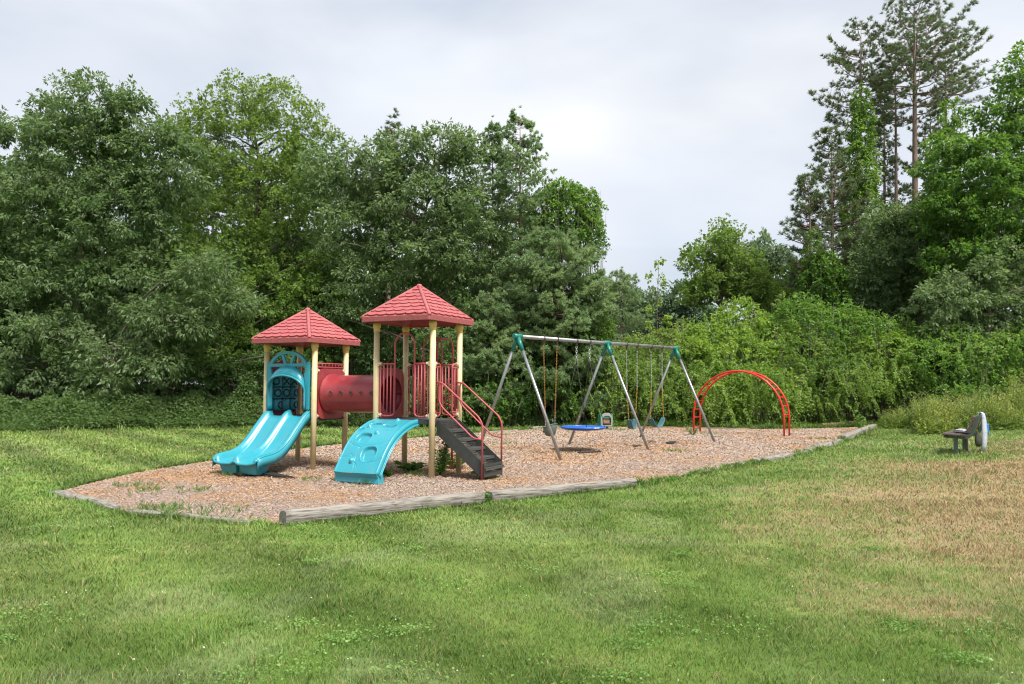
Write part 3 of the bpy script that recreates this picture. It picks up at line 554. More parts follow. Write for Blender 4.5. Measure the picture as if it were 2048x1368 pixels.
def red_pine(label, xb, xt, ytop, d, ybot, half, tr=.16, whorl=.55, nbr=5, seed=0, fm='redpine', group='tall red pines above the right hand trees', skirt=.5, dead=6):
    """straight trunk, upswept limbs carrying round tufts of long needles"""
    rg = np.random.default_rng(seed); T = Wd(xt, ytop, d); Bp = Wd(xb, 760, d); org = Vector((Bp.x, Bp.y, 0)); root = thing('red_pine', label, 'pine tree', org, 0, group); acc = Acc(); mb = MB(); br = mb
    top = T - org; zb = Wd(xb, ybot, d).z; hw = half / F_PX * d; H = top.z; mb.tube([(0, 0, -.2), tuple(Vector((top.x * .4, 0, H * .45))), tuple(Vector((top.x * .8, 0, H * .8))), tuple(top - Vector((0, 0, .25)))], [tr, tr * .82, tr * .45, .008], 10)
    z = zb; Pt, Dt, Tt = [], [], []
    while z < H - .15:
        f = (z - zb) / (H - zb); prof = (skirt + (1 - skirt) * min(1, f / .3)) * (1 - f ** 2.2) ** .8 + .10
        for k in range(nbr):
            if rg.random() < .18: continue
            az = rg.random() * 2 * PI; Lb = hw * prof * (.55 + .6 * rg.random()); cx = top.x * z / H; s = Vector((cx, 0, z + rg.normal() * .12)); dirn = Vector((math.cos(az), math.sin(az), 0)); rise = .1 + .45 * rg.random() + .5 * f
            pts = [s + dirn * Lb * t + Vector((0, 0, Lb * (rise * t * t - .06 * t))) for t in (0, .35, .7, 1)]; br.tube(pts, [.035 * (1.2 - f), .024, .015, .006], 4, caps=False)
            side = Vector((-dirn.y, dirn.x, 0)); m = max(3, int(Lb / .20))
            for j in range(m):
                t = .30 + .70 * (j + rg.random()) / m; base = s + dirn * Lb * t + Vector((0, 0, Lb * (rise * t * t - .06 * t))); sg = 1 if rg.random() < .5 else -1; sl = (.2 + .5 * rg.random()) * min(1, Lb * .5 + .2) * (1.15 - .6 * t)
                e = base + (side * sg * .8 + dirn * .6 + Vector((0, 0, .35 + .3 * rg.random()))) * sl; br.tube([base, base.lerp(e, .5) + Vector((0, 0, -.03)), e], [.010, .008, .005], 3, caps=False)
                q = .5 + rg.normal() * .13; dd = (e - base).normalized() + Vector((0, 0, .35)); Pt.append(tuple(e)); Dt.append(tuple(dd)); Tt.append(q)
                if rg.random() < .6: h2 = base.lerp(e, .55); Pt.append(tuple(h2)); Dt.append(tuple(dd)); Tt.append(q)
            Pt.append(tuple(pts[-1])); Dt.append(tuple((pts[-1] - pts[-2]).normalized() + Vector((0, 0, .3)))); Tt.append(.55)
        z += whorl * (.7 + .5 * rg.random()) * (1 - .35 * f)
    Pt.append(tuple(top)); Dt.append((0, 0, 1)); Tt.append(.6)
    needles(acc, np.array(Pt), np.array(Dt), 24, .22, .018, .8, np.array(Tt)); acc.mesh('crown', FM[fm], root)
    for k in range(dead):
        az = rg.random() * 2 * PI; z = zb * (.45 + .55 * rg.random()); Lb = hw * (.25 + .4 * rg.random()); s = Vector((top.x * z / H, 0, z)); e = s + Vector((math.cos(az), math.sin(az), -.1 + .2 * rg.random())) * Lb
        br.tube([s, s.lerp(e, .5) + Vector((0, 0, .12)), e], [.02, .012, .004], 4, caps=False)
    mb.build('trunk', M['pinebark'], root); return root
def white_pine(label, x, ytop, d, prof, zlow=.5, tr=.17, seed=0, dens=1.0, L=.12, name='white_pine', cat='pine tree', flatn=.35):
    """prof: (y pixel, half width pixel) pairs; level plumes of short soft needles"""
    rg = np.random.default_rng(seed); T = Wd(x, ytop, d); org = Vector((T.x, T.y, 0)); root = thing(name, label, cat, org); acc = Acc(); mb = MB(); br = mb; H = T.z
    pz = [Wd(x, y, d).z for y, w in prof][::-1]; pw = [w / F_PX * d for y, w in prof][::-1]; mb.tube([(0, 0, -.2), (.05, 0, H * .5), (0, 0, H - .2)], [tr, tr * .5, .006], 9)
    z = zlow; Pt, Dt, Tt = [], [], []
    while z < H - .1:
        f = z / H
        for k in range(6):
            az = rg.random() * 2 * PI; Lb = np.interp(z, pz, pw) * (.65 + .45 * rg.random()); rise = .05 + .30 * f + .12 * rg.random(); dirn = Vector((math.cos(az), math.sin(az), 0)); side = Vector((-dirn.y, dirn.x, 0)); s = Vector((0, 0, z + rg.normal() * .12)); q = .5 + rg.normal() * .13
            br.tube([s, s + dirn * Lb * .5 + Vector((0, 0, Lb * rise * .3)), s + dirn * Lb + Vector((0, 0, Lb * rise))], [.03 * (1.2 - f), .016, .004], 4, caps=False)
            m = max(4, int(Lb * 7 * dens))
            for j in range(m):
                t = .22 + .78 * (j + rg.random()) / m; b = s + dirn * Lb * t + Vector((0, 0, Lb * rise * t * t)); sg = 1 if j % 2 else -1; sl = Lb * .38 * (1.25 - t) * (.6 + .6 * rg.random()) + .12; dv = (side * sg * .85 + dirn * .65 + Vector((0, 0, .12 + rg.normal() * flatn * .5)))
                for u in (.25, .5, .75, 1.0): p = b + dv * sl * u; Pt.append((p.x, p.y, p.z + rg.normal() * .05)); Dt.append(tuple(dv + Vector((0, 0, .35)))); Tt.append(q)
        z += (.34 + .22 * rg.random()) * (1.15 - .3 * f) / dens ** .5
    Pt.append((0, 0, H)); Dt.append((0, 0, 1)); Tt.append(.5); needles(acc, np.array(Pt), np.array(Dt), 18, L * 1.15, .026, .85, np.array(Tt)); acc.mesh('crown', FM['whitepine'], root)
    mb.build('trunk', M['pinebark'], root); return root

# ---- left bank of trees
broadleaf('large dark green oak filling the left of the picture, with a leaning grey trunk', 160, 30, [(170, 220, 95, 80), (95, 250, 50, 60), (255, 225, 45, 55), (150, 340, 120, 100), (250, 340, 70, 90), (80, 420, 110, 90), (230, 440, 110, 90), (310, 400, 50, 80), (312, 265, 45, 60), (350, 330, 60, 80), (120, 540, 120, 90), (270, 560, 90, 80), (40, 620, 100, 80), (180, 660, 110, 70), (330, 640, 90, 60, -1), (80, 730, 120, 60, -1)],
          'oak', .17, .42, 1.25, trunk=[(150, 850), (158, 560), (172, 400), (190, 250)], tr=.17, limbs=44, hang=.5, tips=12)
broadleaf('low spreading oak boughs hanging over the lawn edge on the left', 215, 28.2, [(215, 760, 80, 45), (235, 700, 75, 35), (190, 810, 40, 22), (310, 720, 60, 30), (360, 645, 75, 32), (300, 620, 60, 30), (100, 650, 70, 30), (440, 600, 60, 40), (420, 540, 60, 40)],
          'oak', .17, .40, 1.5, trunk=[(225, 850), (228, 700), (270, 610)], tr=.06, tbase=.62, hang=.55, tips=12, limbs=30, lr=.025)
broadleaf('dark leafy tree cut by the left edge of the picture', -50, 31, [(-40, 330, 75, 100), (-10, 250, 35, 50), (-70, 480, 110, 110), (-40, 620, 110, 100), (-60, 750, 110, 70)], 'oak', .16, .45, 1.2, tr=.16, hang=.4)
broadleaf('tall loose yellow green tree with fine leaves and airy twigs at the top', 500, 33, [(470, 215, 95, 55), (560, 215, 70, 55), (400, 260, 65, 60), (520, 300, 120, 80), (620, 270, 55, 60), (400, 360, 80, 80), (560, 390, 110, 80), (640, 370, 50, 70), (350, 290, 35, 60), (450, 470, 110, 80), (580, 500, 90, 80)],
          'birch', .115, .55, 1.25, trunk=[(500, 860), (500, 560), (520, 330), (500, 220)], tr=.14, tips=12, per=9, br=.6, flat=.8, tbase=.5, droop=.1, hang=.1, limbs=70, lr=.035)
broadleaf('bushy mid green maple below the tall fine leaved tree', 430, 31.5, [(420, 560, 90, 80), (350, 520, 60, 60), (540, 600, 110, 70), (420, 680, 110, 60), (560, 700, 100, 60), (640, 560, 60, 60)], 'maple', .14, .6, 1.2, tr=.11, tbase=.42)
broadleaf('glossy green oak behind the right play tower, round topped', 850, 31, [(880, 300, 70, 50), (800, 310, 50, 45), (930, 330, 45, 50), (740, 340, 80, 65), (670, 350, 60, 75), (840, 400, 110, 70), (930, 430, 65, 70), (720, 450, 85, 70), (830, 500, 110, 60), (920, 530, 80, 50), (750, 550, 110, 45), (680, 620, 60, 35), (850, 600, 60, 30)],
          'oak', .16, .42, 1.3, trunk=[(880, 860), (870, 620), (840, 480), (870, 330)], tr=.13, tbase=.55, hang=.45, limbs=44)
broadleaf('dark low tree behind the tunnel and the left roof', 700, 32.5, [(640, 660, 90, 55), (760, 680, 90, 60), (600, 750, 90, 60), (720, 770, 100, 55), (690, 590, 60, 40)], 'deep', .14, .5, 1.1, tr=.10, tbase=.42, name='understory_tree')
broadleaf('pale leaved low maple between the right tower and the swings', 950, 30.5, [(930, 700, 60, 40), (960, 640, 50, 50), (990, 720, 50, 30), (880, 690, 60, 50), (900, 780, 80, 50)], 'deep', .13, .5, 1.2, tr=.08, tbase=.7, name='understory_tree')
broadleaf('shaded low tree at the back of the left lawn under the big oak', 480, 30.5, [(470, 760, 100, 45), (380, 740, 80, 50), (540, 740, 60, 60), (300, 790, 80, 35)], 'deep', .14, .5, 1.1, tr=.08, tbase=.5, name='understory_tree')
broadleaf('dim bushy tree low behind the far left lawn', 60, 30.5, [(60, 780, 130, 45), (-40, 700, 90, 60), (160, 790, 80, 40)], 'deep', .14, .5, 1.0, tr=.08, tbase=.38, name='understory_tree')
# back row that closes the view between the front trees
proto = broadleaf('dark second row tree between the large oak and the yellow green tree', 250, 39, [(250, 420, 110, 100), (180, 540, 110, 100), (330, 540, 110, 100), (250, 680, 160, 90), (250, 350, 70, 60)], 'deep', .19, .6, .9, tr=.17, tips=10, per=7, br=.75, tbase=.4, group='second row of dark trees behind the left bank', name='forest_tree', limbs=20)
for x, d, rz, s, lb in ((-60, 40, 1.1, 1.0, 'at the far left edge of the picture'), (90, 42, 2.3, 1.05, 'behind the left half of the large oak'), (420, 41, 3.9, 1.02, 'behind the left half of the yellow green tree'), (590, 38, 5.1, .95, 'above the left play tower'),
        (760, 40, .6, .9, 'under the small red pine top'), (900, 39, 2.9, .82, 'behind the glossy round topped oak'), (1040, 40, 4.4, .8, 'behind the pointed white pine')):
    c = copy_tree(proto); c['label'] = 'dark second row tree ' + lb; P = Wd(x, 760, d); c.location = (P.x, P.y, 0); c.rotation_euler = (0, 0, rz); c.scale = (s, s, s)
red_pine('small red pine top poking up between the yellow green tree and the oak', 775, 780, 236, 37, 420, 38, .12, .5, 4, seed=5, group=None)
white_pine('tall blue green white pine with an open pointed top', 1040, 216, 31.5, [(216, 4), (260, 32), (330, 62), (400, 62), (460, 58), (560, 60), (700, 90), (800, 70)], zlow=3.0, seed=3, dens=.95)
white_pine('second slender top of the white pine group, left of the pointed one', 985, 235, 32.5, [(235, 3), (270, 14), (340, 28), (450, 35), (600, 50)], zlow=4.5, seed=8, dens=.9, tr=.10)
white_pine('broad soft white pine drooping behind the swing beam', 1125, 470, 30.8, [(470, 20), (520, 75), (560, 95), (620, 95), (700, 100), (780, 110), (830, 90)], zlow=.8, seed=4, dens=1.7, tr=.12)
white_pine('low white pine plumes reaching over the stairs', 985, 590, 30.2, [(590, 20), (640, 45), (700, 60), (760, 75), (830, 60)], zlow=.9, seed=6, dens=1.5, tr=.09)
shrub('rounded tree top smothered in bright green ivy above the swings', [(1140, 440, 62, 62), (1170, 470, 45, 50), (1095, 420, 45, 48), (1130, 380, 45, 26), (1175, 410, 30, 40)], 32, 'ivy', 22, .13, 'ivy_covered_tree', 'tree', tbase=.55, spray=.35, droop=.8, thick=.8)
shrub('dark ivy wall under the white pine behind the first swings', [(1120, 700, 95, 100), (1170, 640, 50, 110), (1040, 780, 110, 75, -.5), (1100, 800, 90, 55, -1)], 31.4, 'ivy', 15, .14, 'ivy_covered_tree', 'tree', tbase=.36, spray=.4, droop=.7)
shrub('pale vine curtain hanging at the right side of the dark ivy wall', [(1205, 650, 22, 90), (1215, 740, 22, 60)], 31, 'thicket', 20, .11, 'vine_curtain', 'vine', tbase=.45, spray=.35, droop=.9, thick=.6)
shrub('mid green creeper mass behind the stairs and the near swing leg', [(960, 800, 80, 55), (900, 820, 60, 42), (1010, 830, 70, 38)], 30, 'ivy', 16, .12, 'creeper_shrub', 'shrub', tbase=.40, spray=.4)
shrub('upright bamboo like green shrub between the slide and the tunnel', [(560, 830, 60, 38), (650, 825, 70, 42), (740, 825, 60, 42), (820, 828, 60, 38)], 29.4, 'deep', 18, .16, 'green_shrub', 'shrub', tbase=.75, spray=.45, droop=.3)
# ---- middle distance
broadleaf('round topped maple standing alone right of the swings in the middle distance', 1440, 44, [(1440, 490, 42, 36), (1410, 520, 40, 36), (1470, 530, 50, 40), (1430, 570, 55, 45), (1500, 570, 50, 40), (1400, 580, 35, 35), (1540, 600, 50, 40), (1455, 455, 20, 18)], 'maple', .17, .6, 1.6, tr=.15, tbase=.55, tips=10, per=8, flat=.8)
broadleaf('grey green tree behind and right of the lone maple', 1530, 52, [(1525, 515, 55, 42), (1490, 500, 40, 30), (1560, 550, 55, 50), (1510, 570, 45, 40), (1590, 600, 50, 50)], 'far', .22, .6, 1.3, tr=.15, tbase=.6, tips=9, per=7)
broadleaf('light green tree at the foot of the leaning pines', 1575, 47, [(1570, 610, 45, 50), (1600, 560, 35, 40), (1545, 650, 50, 40), (1610, 660, 40, 40)], 'thicket', .2, .6, 1.4, tr=.12, tbase=.5, tips=11, per=7)
broadleaf('far dark round tree seen left of the lone maple', 1370, 62, [(1365, 600, 38, 42), (1340, 640, 35, 40), (1400, 640, 40, 40)], 'far', .26, .6, 1.3, tr=.2, tbase=.12, tips=9, per=7)
broadleaf('far pale tree just right of the dark ivy wall', 1255, 66, [(1250, 610, 42, 45), (1290, 620, 40, 45), (1230, 660, 40, 40), (1290, 670, 45, 35)], 'far', .26, .6, 1.3, tr=.2, tbase=.6, tips=9, per=7)
white_pine('far white pine with flat dark plumes low behind the swings', 1240, 548, 58, [(548, 10), (575, 40), (620, 45), (680, 70), (720, 80)], zlow=2, seed=21, dens=.7, L=.2)
broadleaf('slender young poplar with separate pale leaves against the sky', 1312, 36, [(1318, 525, 8, 26), (1300, 550, 6, 24), (1322, 560, 9, 26), (1310, 600, 18, 30), (1318, 640, 28, 30)], 'thicket', .13, .8, 1.1, trunk=[(1315, 760), (1314, 640), (1317, 540)], tr=.035, tips=5, per=4, br=.12, flat=1.0, tbase=.8, limbs=10, lr=.015)
# ---- right bank: pines
red_pine('left tall red pine with a bare lower trunk wrapped in ivy', 1712, 1722, 46, 42, 300, 84, .2, .62, 6, seed=31)
red_pine('tallest red pine with a long bare pinkish trunk', 1832, 1828, -12, 41, 235, 120, .2, .62, 6, seed=32, skirt=.7)
red_pine('slim red pine between the two tallest pines', 1795, 1790, 90, 44, 250, 48, .13, .7, 4, seed=33)
red_pine('red pine right of the tallest one, reaching toward the right', 1895, 1890, 70, 43, 210, 95, .15, .7, 5, seed=34, skirt=.8)
red_pine('shorter red pine leaning left below the tall pines', 1668, 1662, 262, 40, 560, 66, .13, .45, 6, seed=35, skirt=.9)
red_pine('half bare red pine at the left end of the pine group', 1628, 1618, 360, 39, 580, 56, .11, .5, 5, seed=36, skirt=.9, dead=30)
red_pine('thin pine trunk with few tufts behind the ivy column', 1750, 1752, 250, 45, 400, 45, .11, .6, 3, seed=37)
red_pine('faint red pine behind the slim one, foliage hanging low', 1770, 1768, 170, 46, 540, 46, .12, .6, 5, seed=38, skirt=.9)
red_pine('full low crowned pine right of the tallest bare trunk', 1862, 1860, 190, 46, 560, 58, .13, .55, 5, seed=39, skirt=.9)
red_pine('low crowned pine behind the leaning left pines', 1690, 1690, 300, 47, 600, 50, .12, .55, 5, seed=40, skirt=.9)
def column(label, pts, d, fm='ivy', dens=20, tb=.5):
    return shrub(label, pts, d, fm, dens, .14, 'ivy_column', 'ivy', tbase=tb, spray=.3, droop=.7, thick=.9, stems=2)
column('tall ivy column climbing the left tall red pine', [(1722, 260, 26, 60), (1722, 350, 38, 75), (1718, 450, 48, 85), (1722, 560, 58, 85), (1716, 650, 65, 70), (1722, 205, 16, 45)], 40.5, tb=.75)
column('dark ivy tower at the foot of the leaning pine', [(1655, 570, 58, 62), (1660, 640, 60, 70), (1640, 530, 32, 40)], 38, dens=16, tb=.42)
column('ivy covered snag at the left of the pines', [(1625, 500, 20, 60), (1628, 560, 26, 50)], 39, tb=.6)
column('vine tower right of the bare pinkish trunk', [(1890, 300, 38, 60), (1890, 400, 42, 80), (1880, 500, 40, 60), (1905, 230, 25, 40)], 37, 'ivy', 14, .65)
broadleaf('dark oak below the tall pines', 1790, 37.5, [(1800, 440, 45, 40), (1850, 430, 40, 50), (1770, 510, 60, 55), (1830, 520, 55, 60), (1800, 580, 75, 60), (1740, 570, 45, 50), (1860, 590, 60, 50), (1780, 650, 90, 45), (1760, 450, 35, 45)], 'oak', .17, .45, 1.35, tr=.14, tbase=.6)
broadleaf('large green maple at the right edge', 1985, 34.5, [(2010, 230, 55, 50), (2045, 150, 45, 50), (1960, 340, 85, 70), (1895, 330, 45, 60), (2050, 310, 70, 90), (1910, 430, 70, 60), (2000, 440, 90, 70), (2060, 520, 60, 80), (1930, 520, 80, 60)],
          'ivy', .16, .5, 1.4, trunk=[(1990, 850), (1985, 600), (2000, 400), (2040, 180)], tr=.16, tbase=.42, hang=.45, limbs=36)
broadleaf('spreading oak with pale boughs low at the right edge', 1975, 33, [(2010, 520, 60, 35), (1900, 600, 75, 40), (1990, 620, 95, 45), (2060, 600, 60, 60), (1940, 560, 60, 30), (1900, 660, 60, 35)], 'oak', .16, .42, 1.4, tr=.11, tbase=.62, hang=.5)
broadleaf('shaded dark tree under the right edge oak', 1990, 34.5, [(1980, 680, 100, 40), (1880, 700, 80, 35), (2060, 690, 60, 50), (1800, 690, 70, 40)], 'deep', .15, .5, 1.1, tr=.09, tbase=.35, name='understory_tree')
for x, d, rz, s, lb in ((1900, 46, 1.0, .98, 'right of the tallest red pine'), (2060, 47, 2.0, 1.15, 'behind the large green maple'), (1760, 48, 3.1, .85, 'between the two tallest red pines'), (1640, 52, 4.0, .7, 'behind the leaning left pines'), (2180, 42, 5.0, 1.1, 'beyond the right edge of the maple')):
    c = copy_tree(proto); P = Wd(x, 760, d); c.location = (P.x, P.y, 0); c.rotation_euler = (0, 0, rz); c.scale = (s, s, s); c['label'] = 'dark second row tree ' + lb; c['group'] = 'second row of dark trees behind the pines'
# ---- yellow green thicket
shrub('leafy vine thicket right behind the belt swings', [(1240, 770, 75, 75), (1320, 780, 75, 70), (1180, 800, 50, 50), (1290, 720, 60, 50, 1)], 31.5, 'maple', 17, .13, tbase=.5)
shrub('tall yellow green vine mound above the red arch', [(1440, 680, 80, 50, 2), (1545, 675, 70, 40, 2.5), (1480, 640, 45, 46, 2.6), (1480, 730, 110, 65, 1), (1380, 730, 60, 60, 1)], 31.6, 'thicket', 17, .13, tbase=.62)
shrub('drooping leafy shrub framed by the red arch', [(1440, 780, 85, 62), (1530, 785, 80, 62), (1380, 800, 40, 45)], 30.8, 'thicket', 19, .13, tbase=.50, droop=.9, spray=.6)
shrub('mound of vines right of the red arch over the brown split log', [(1620, 770, 75, 62, .3), (1600, 710, 75, 60, 1.5), (1690, 760, 60, 65, .8)], 31.4, 'maple', 17, .13, tbase=.44)
shrub('dim vine tangle behind the mound of vines', [(1660, 660, 75, 62), (1750, 675, 65, 55), (1590, 640, 50, 45)], 34, 'ivy', 14, .14, tbase=.5)
shrub('bright bramble mound behind the gap at the chip corner', [(1740, 775, 60, 62), (1800, 765, 60, 55), (1765, 705, 70, 42, .5)], 32.5, 'thicket', 17, .13, tbase=.66)
shrub('long low bramble bank above the goldenrod', [(1870, 725, 75, 55), (1950, 725, 80, 55), (2045, 705, 75, 60), (1900, 685, 80, 40, .8)], 32, 'ivy', 16, .13, tbase=.60)
shrub('darker green bush behind the bench at the right edge', [(2030, 775, 80, 62), (1960, 780, 60, 52)], 31.5, 'ivy', 15, .13, 'green_shrub', tbase=.62)
shrub('pale yellow vine slope left of the tall vine mound', [(1330, 690, 50, 40), (1280, 700, 45, 30), (1380, 680, 45, 40)], 36, 'birch', 14, .14, tbase=.72)
for lb, xx, yt, dd, fm_ in (('young tree with loose leaves rising out of the tall vine mound', 1565, 585, 34.5, 'maple'), ('leafy sapling poking up left of the tall vine mound', 1395, 640, 34, 'thicket'), ('sapling rising from the vines under the leaning pines', 1690, 600, 34.5, 'ivy'),
        ('thin young tree on the right part of the bramble bank', 1905, 640, 33, 'maple'), ('dark sapling between the vine mounds right of the arch', 1640, 630, 34, 'oak'), ('bright sapling above the bramble mound near the bench', 1800, 635, 33.5, 'thicket')):
    broadleaf(lb, xx, dd, [(xx, yt + 18, 12, 20), (xx - 16, yt + 48, 18, 22), (xx + 14, yt + 55, 20, 24), (xx, yt + 90, 30, 28)], fm_, .14, .5, 1.3, tr=.03, tips=8, per=7, br=.3, flat=.8, tbase=.6, limbs=10, lr=.012, name='sapling', cat='young tree', group='saplings in the thicket')
# arching pale sprays in front of the thicket
def strands(label, spots, d, n, fm='thicket', Ls=.9, tb=.75):
    P0 = Wd(spots[0][0], 800, d); org = (P0.x, P0.y, 0); root = thing('vine_strands', label, 'vine', org); acc = Acc(); mb = MB()
    for x, y, sx, sy in spots:
        for k in range(n):
            a = Wd(x + RNG.normal() * sx, y + RNG.normal() * sy, d + RNG.normal() * .4); az = RNG.normal() * .9 - PI / 2; L = Ls * (.5 + .8 * RNG.random()); m = 15; t = np.linspace(0, 1, m)
            q = np.stack([a.x + math.cos(az) * L * .6 * t, a.y + math.sin(az) * L * .6 * t, a.z + L * (.35 * t - 1.15 * t * t)], 1); q = q[q[:, 2] > .05]
            if len(q) < 4: continue
            for s in (-1, 1):
                D = np.stack([-math.sin(az) * s + 0 * q[:, 0], math.cos(az) * s + 0 * q[:, 0], -.7 + 0 * q[:, 0]], 1) + RNG.normal(0, .25, q.shape); LL = .12 * (.7 + .5 * RNG.random(len(q))); acc.put(q, D, LL, LL * .42, np.full(len(q), tb) + RNG.normal(0, .12, len(q)))
            mb.tube([tuple(p - np.array(org)) for p in q[::3]], .004, 3, caps=False)
    acc.mesh('foliage', FM[fm], root, .8, org); mb.build('stems', M['bark'], root)['kind'] = 'stuff'
strands('pale compound leaf sprays drooping behind the red arch', [(1450, 760, 50, 30), (1540, 770, 40, 30), (1400, 780, 20, 30), (1490, 800, 50, 20)], 29.9, 34, Ls=.9)
strands('arching light green sprays on the vines between arch and bench', [(1640, 770, 40, 30), (1700, 760, 40, 30), (1770, 750, 40, 30)], 30.6, 26, Ls=.8, tb=.62)
strands('pale leaf sprays overhanging behind the blue disc', [(1200, 780, 40, 30), (1270, 770, 40, 40), (1330, 780, 30, 30)], 30.0, 26, Ls=.7, tb=.6)
def goldenrod(label, x0, x1, d0, d1, n, h, tb):
    """stand of upright stalks with narrow leaves"""
    A = Wd((x0 + x1) / 2, 800, (d0 + d1) / 2); org = (A.x, A.y, float(terr(A.x, A.y))); root = thing('goldenrod_patch', label, 'plants', org); acc = Acc(); mb = MB()
    for k in range(n):
        d = d0 + (d1 - d0) * RNG.random(); x = x0 + (x1 - x0) * RNG.random(); p = Wd(x, 800, d); z0 = float(terr(p.x, p.y)); nz = fbm(np.array([p.x * .9]), np.array([p.y * .9]), 4, 3)[0]; H = h * (.55 + .5 * RNG.random()) * (.15 + 1.6 * nz) * min(1, .45 + (d - d0) / 1.2); tb_ = tb + 1.0 * (fbm(np.array([p.x * 1.4]), np.array([p.y * 1.4]), 14, 2)[0] - .5); lx, ly = RNG.normal(0, .22, 2) * H; m = int(24 * H) + 6
        t = np.linspace(.08, 1, m); q = np.stack([p.x + lx * t * t, p.y + ly * t * t, z0 + H * t], 1); az = RNG.random(m) * 2 * PI; D = np.stack([np.cos(az), np.sin(az), .25 + .5 * t], 1); L = .16 * (1.1 - .6 * t) * (.7 + .5 * RNG.random(m))
        acc.put(q, D, L, L * .26, tb_ - .2 + .3 * t ** 3 + RNG.normal(0, .12, m)); mb.tube([tuple(q[0] - np.array(org)), tuple(q[m // 2] - np.array(org)), tuple(q[-1] - np.array(org))], .005, 3, caps=False)
    acc.mesh('foliage', FM['goldenrod'], root, .3, org); mb.build('stems', M['bark'], root)['kind'] = 'stuff'
shrub('low dark green tangle between the chip corner and the bench', [(1870, 825, 45, 32), (1920, 805, 50, 40, .5), (1980, 815, 50, 30, 0), (2050, 810, 60, 36, .5)], 29.5, 'ivy', 13, .12, 'green_shrub', tbase=.5)
goldenrod('feathery yellow green goldenrod stand left of the bench', 1835, 1960, 25.5, 29.5, 900, 1.35, .62)
goldenrod('taller goldenrod with yellow tips right behind the bench', 1950, 2110, 26.5, 30.5, 900, 1.6, .66)
goldenrod('weedy tuft at the foot of the vines by the chip corner', 1760, 1850, 29.5, 31.0, 260, .8, .5)
# ground cover below the left trees, and the far wood
def cover(name, label, pts, n, h, fm, L, tb, kindlabel):
    xs_ = np.array([p[0] for p in pts]); ys_ = np.array([p[1] for p in pts]); x = xs_[0] + (xs_[-1] - xs_[0]) * RNG.random(n); yy = np.interp(x, xs_, ys_) + .1 + 3.2 * RNG.random(n) ** 1.4; y0 = np.interp(x, xs_, ys_)
    hh = h * np.clip((yy - y0) * 1.1 + .12, .1, 1) * (.1 + 1.7 * fbm(x * .9, yy * .9, 71, 3) ** 1.5); z = hh * (1 - RNG.random(n) ** 2 * .8); P = np.stack([x, yy, z + .03], 1); acc = Acc()
    D = unit(rdir(n) + np.array([0, -.5, .1])); LL = L * (.6 + .7 * RNG.random(n)); acc.put(P, D, LL, LL * .6, tb + .25 * (fbm(x * 1.6, yy * 1.6, 73) - .5) + RNG.normal(0, .13, n)); o = acc.mesh(name, FM[fm], None); tag(o, label, kindlabel, kind='stuff')
cover('ground_cover', 'low leafy undergrowth along the foot of the left trees', [(-24, 24.2), (-16.5, 24.9), (-13.5, 27.2), (-9.5, 28.6), (-3, 29.4), (1.6, 29.9)], 120000, 1.15, 'deep', .12, .62, 'undergrowth')
cover('undergrowth', 'low green undergrowth along the foot of the thicket', [(1.6, 29.7), (6, 29.6), (11.5, 29.9), (14.3, 31.3), (15.2, 29.4), (25, 31)], 36000, .22, 'thicket', .10, .3, 'undergrowth')
def far_wood():
    acc = Acc(); n = 110
    for k in range(n):
        x = -62 + 135 * (k + RNG.random()) / n; y = 74 + 10 * RNG.random(); h = (6.2 + 2.0 * RNG.random()) * (1.0 + .5 * (x < 0)) ; r = 3.2 + 1.5 * RNG.random()
        C, out = blob_boughs((x, y, h * .55), (r, r * .8, h * .5), .55, .7); C = C[(C[:, 1] < y + 1)]; bough_leaves(acc, C, unit(C - np.array([x, y, h * .5])), np.full(len(C), .9), 8, 5, .38, .7, .6, .2, tbase=.35 + .2 * RNG.random())
    tag(acc.mesh('far_wood', FM['far'], None), 'far wood closing the horizon behind the trees', 'woodland', kind='stuff')
far_wood()

# ================================================================== PLAY STRUCTURE (one thing; local frame: a along the fronts, b away from the viewer)
SU, SV, PA, DECK = 1.2, 0.933, 2.635, 1.0
play = thing('play_structure', 'two red roofed play towers joined by a tunnel, with blue slide and ramp', 'playground equipment', (-4.8244, 15.3633, 0), -0.4602)
def post(a, b, h, plant=0):
    mb = MB(); mb.tube([(a, b, -.15), (a, b, h - .10)], .053, 20); o = mb.build('post', M['cream'], play)
    cp = MB(); cp.lathe([(.054, h - .15), (.060, h - .14), (.060, h - .085), (.071, h - .075), (.071, h + .01), (.05, h + .02)], (a, b, 0), 20); cp.build('cap', M['captan'], o)
    return o
posts = {}
for k, a0, h in (('Q', 0, 2.40), ('P', PA, 2.735)):
    for i, (da, db) in enumerate(((0, 0), (0, SV), (SU, 0), (SU, SV))): posts[k + str(i)] = post(a0 + da, db, h)
def clamp(p, a, b, z, dirn):
    """cast clamp on a post with a stub toward the panel"""
    mb = MB(); d = Vector((dirn[0], dirn[1], 0)).normalized(); q = Vector((a, b, z)); ang = math.atan2(d.y, d.x); R = Matrix.Rotation(ang, 3, 'Z')
    mb.box(q + d * .058, (.030, .058, .085), R); mb.tube([q + d * .06, q + d * .115], .026, 12); mb.tube([q + d * .10, q + d * .118], .031, 12); mb.build('clamp', M['capmetal'], posts[p], bevel=.004)

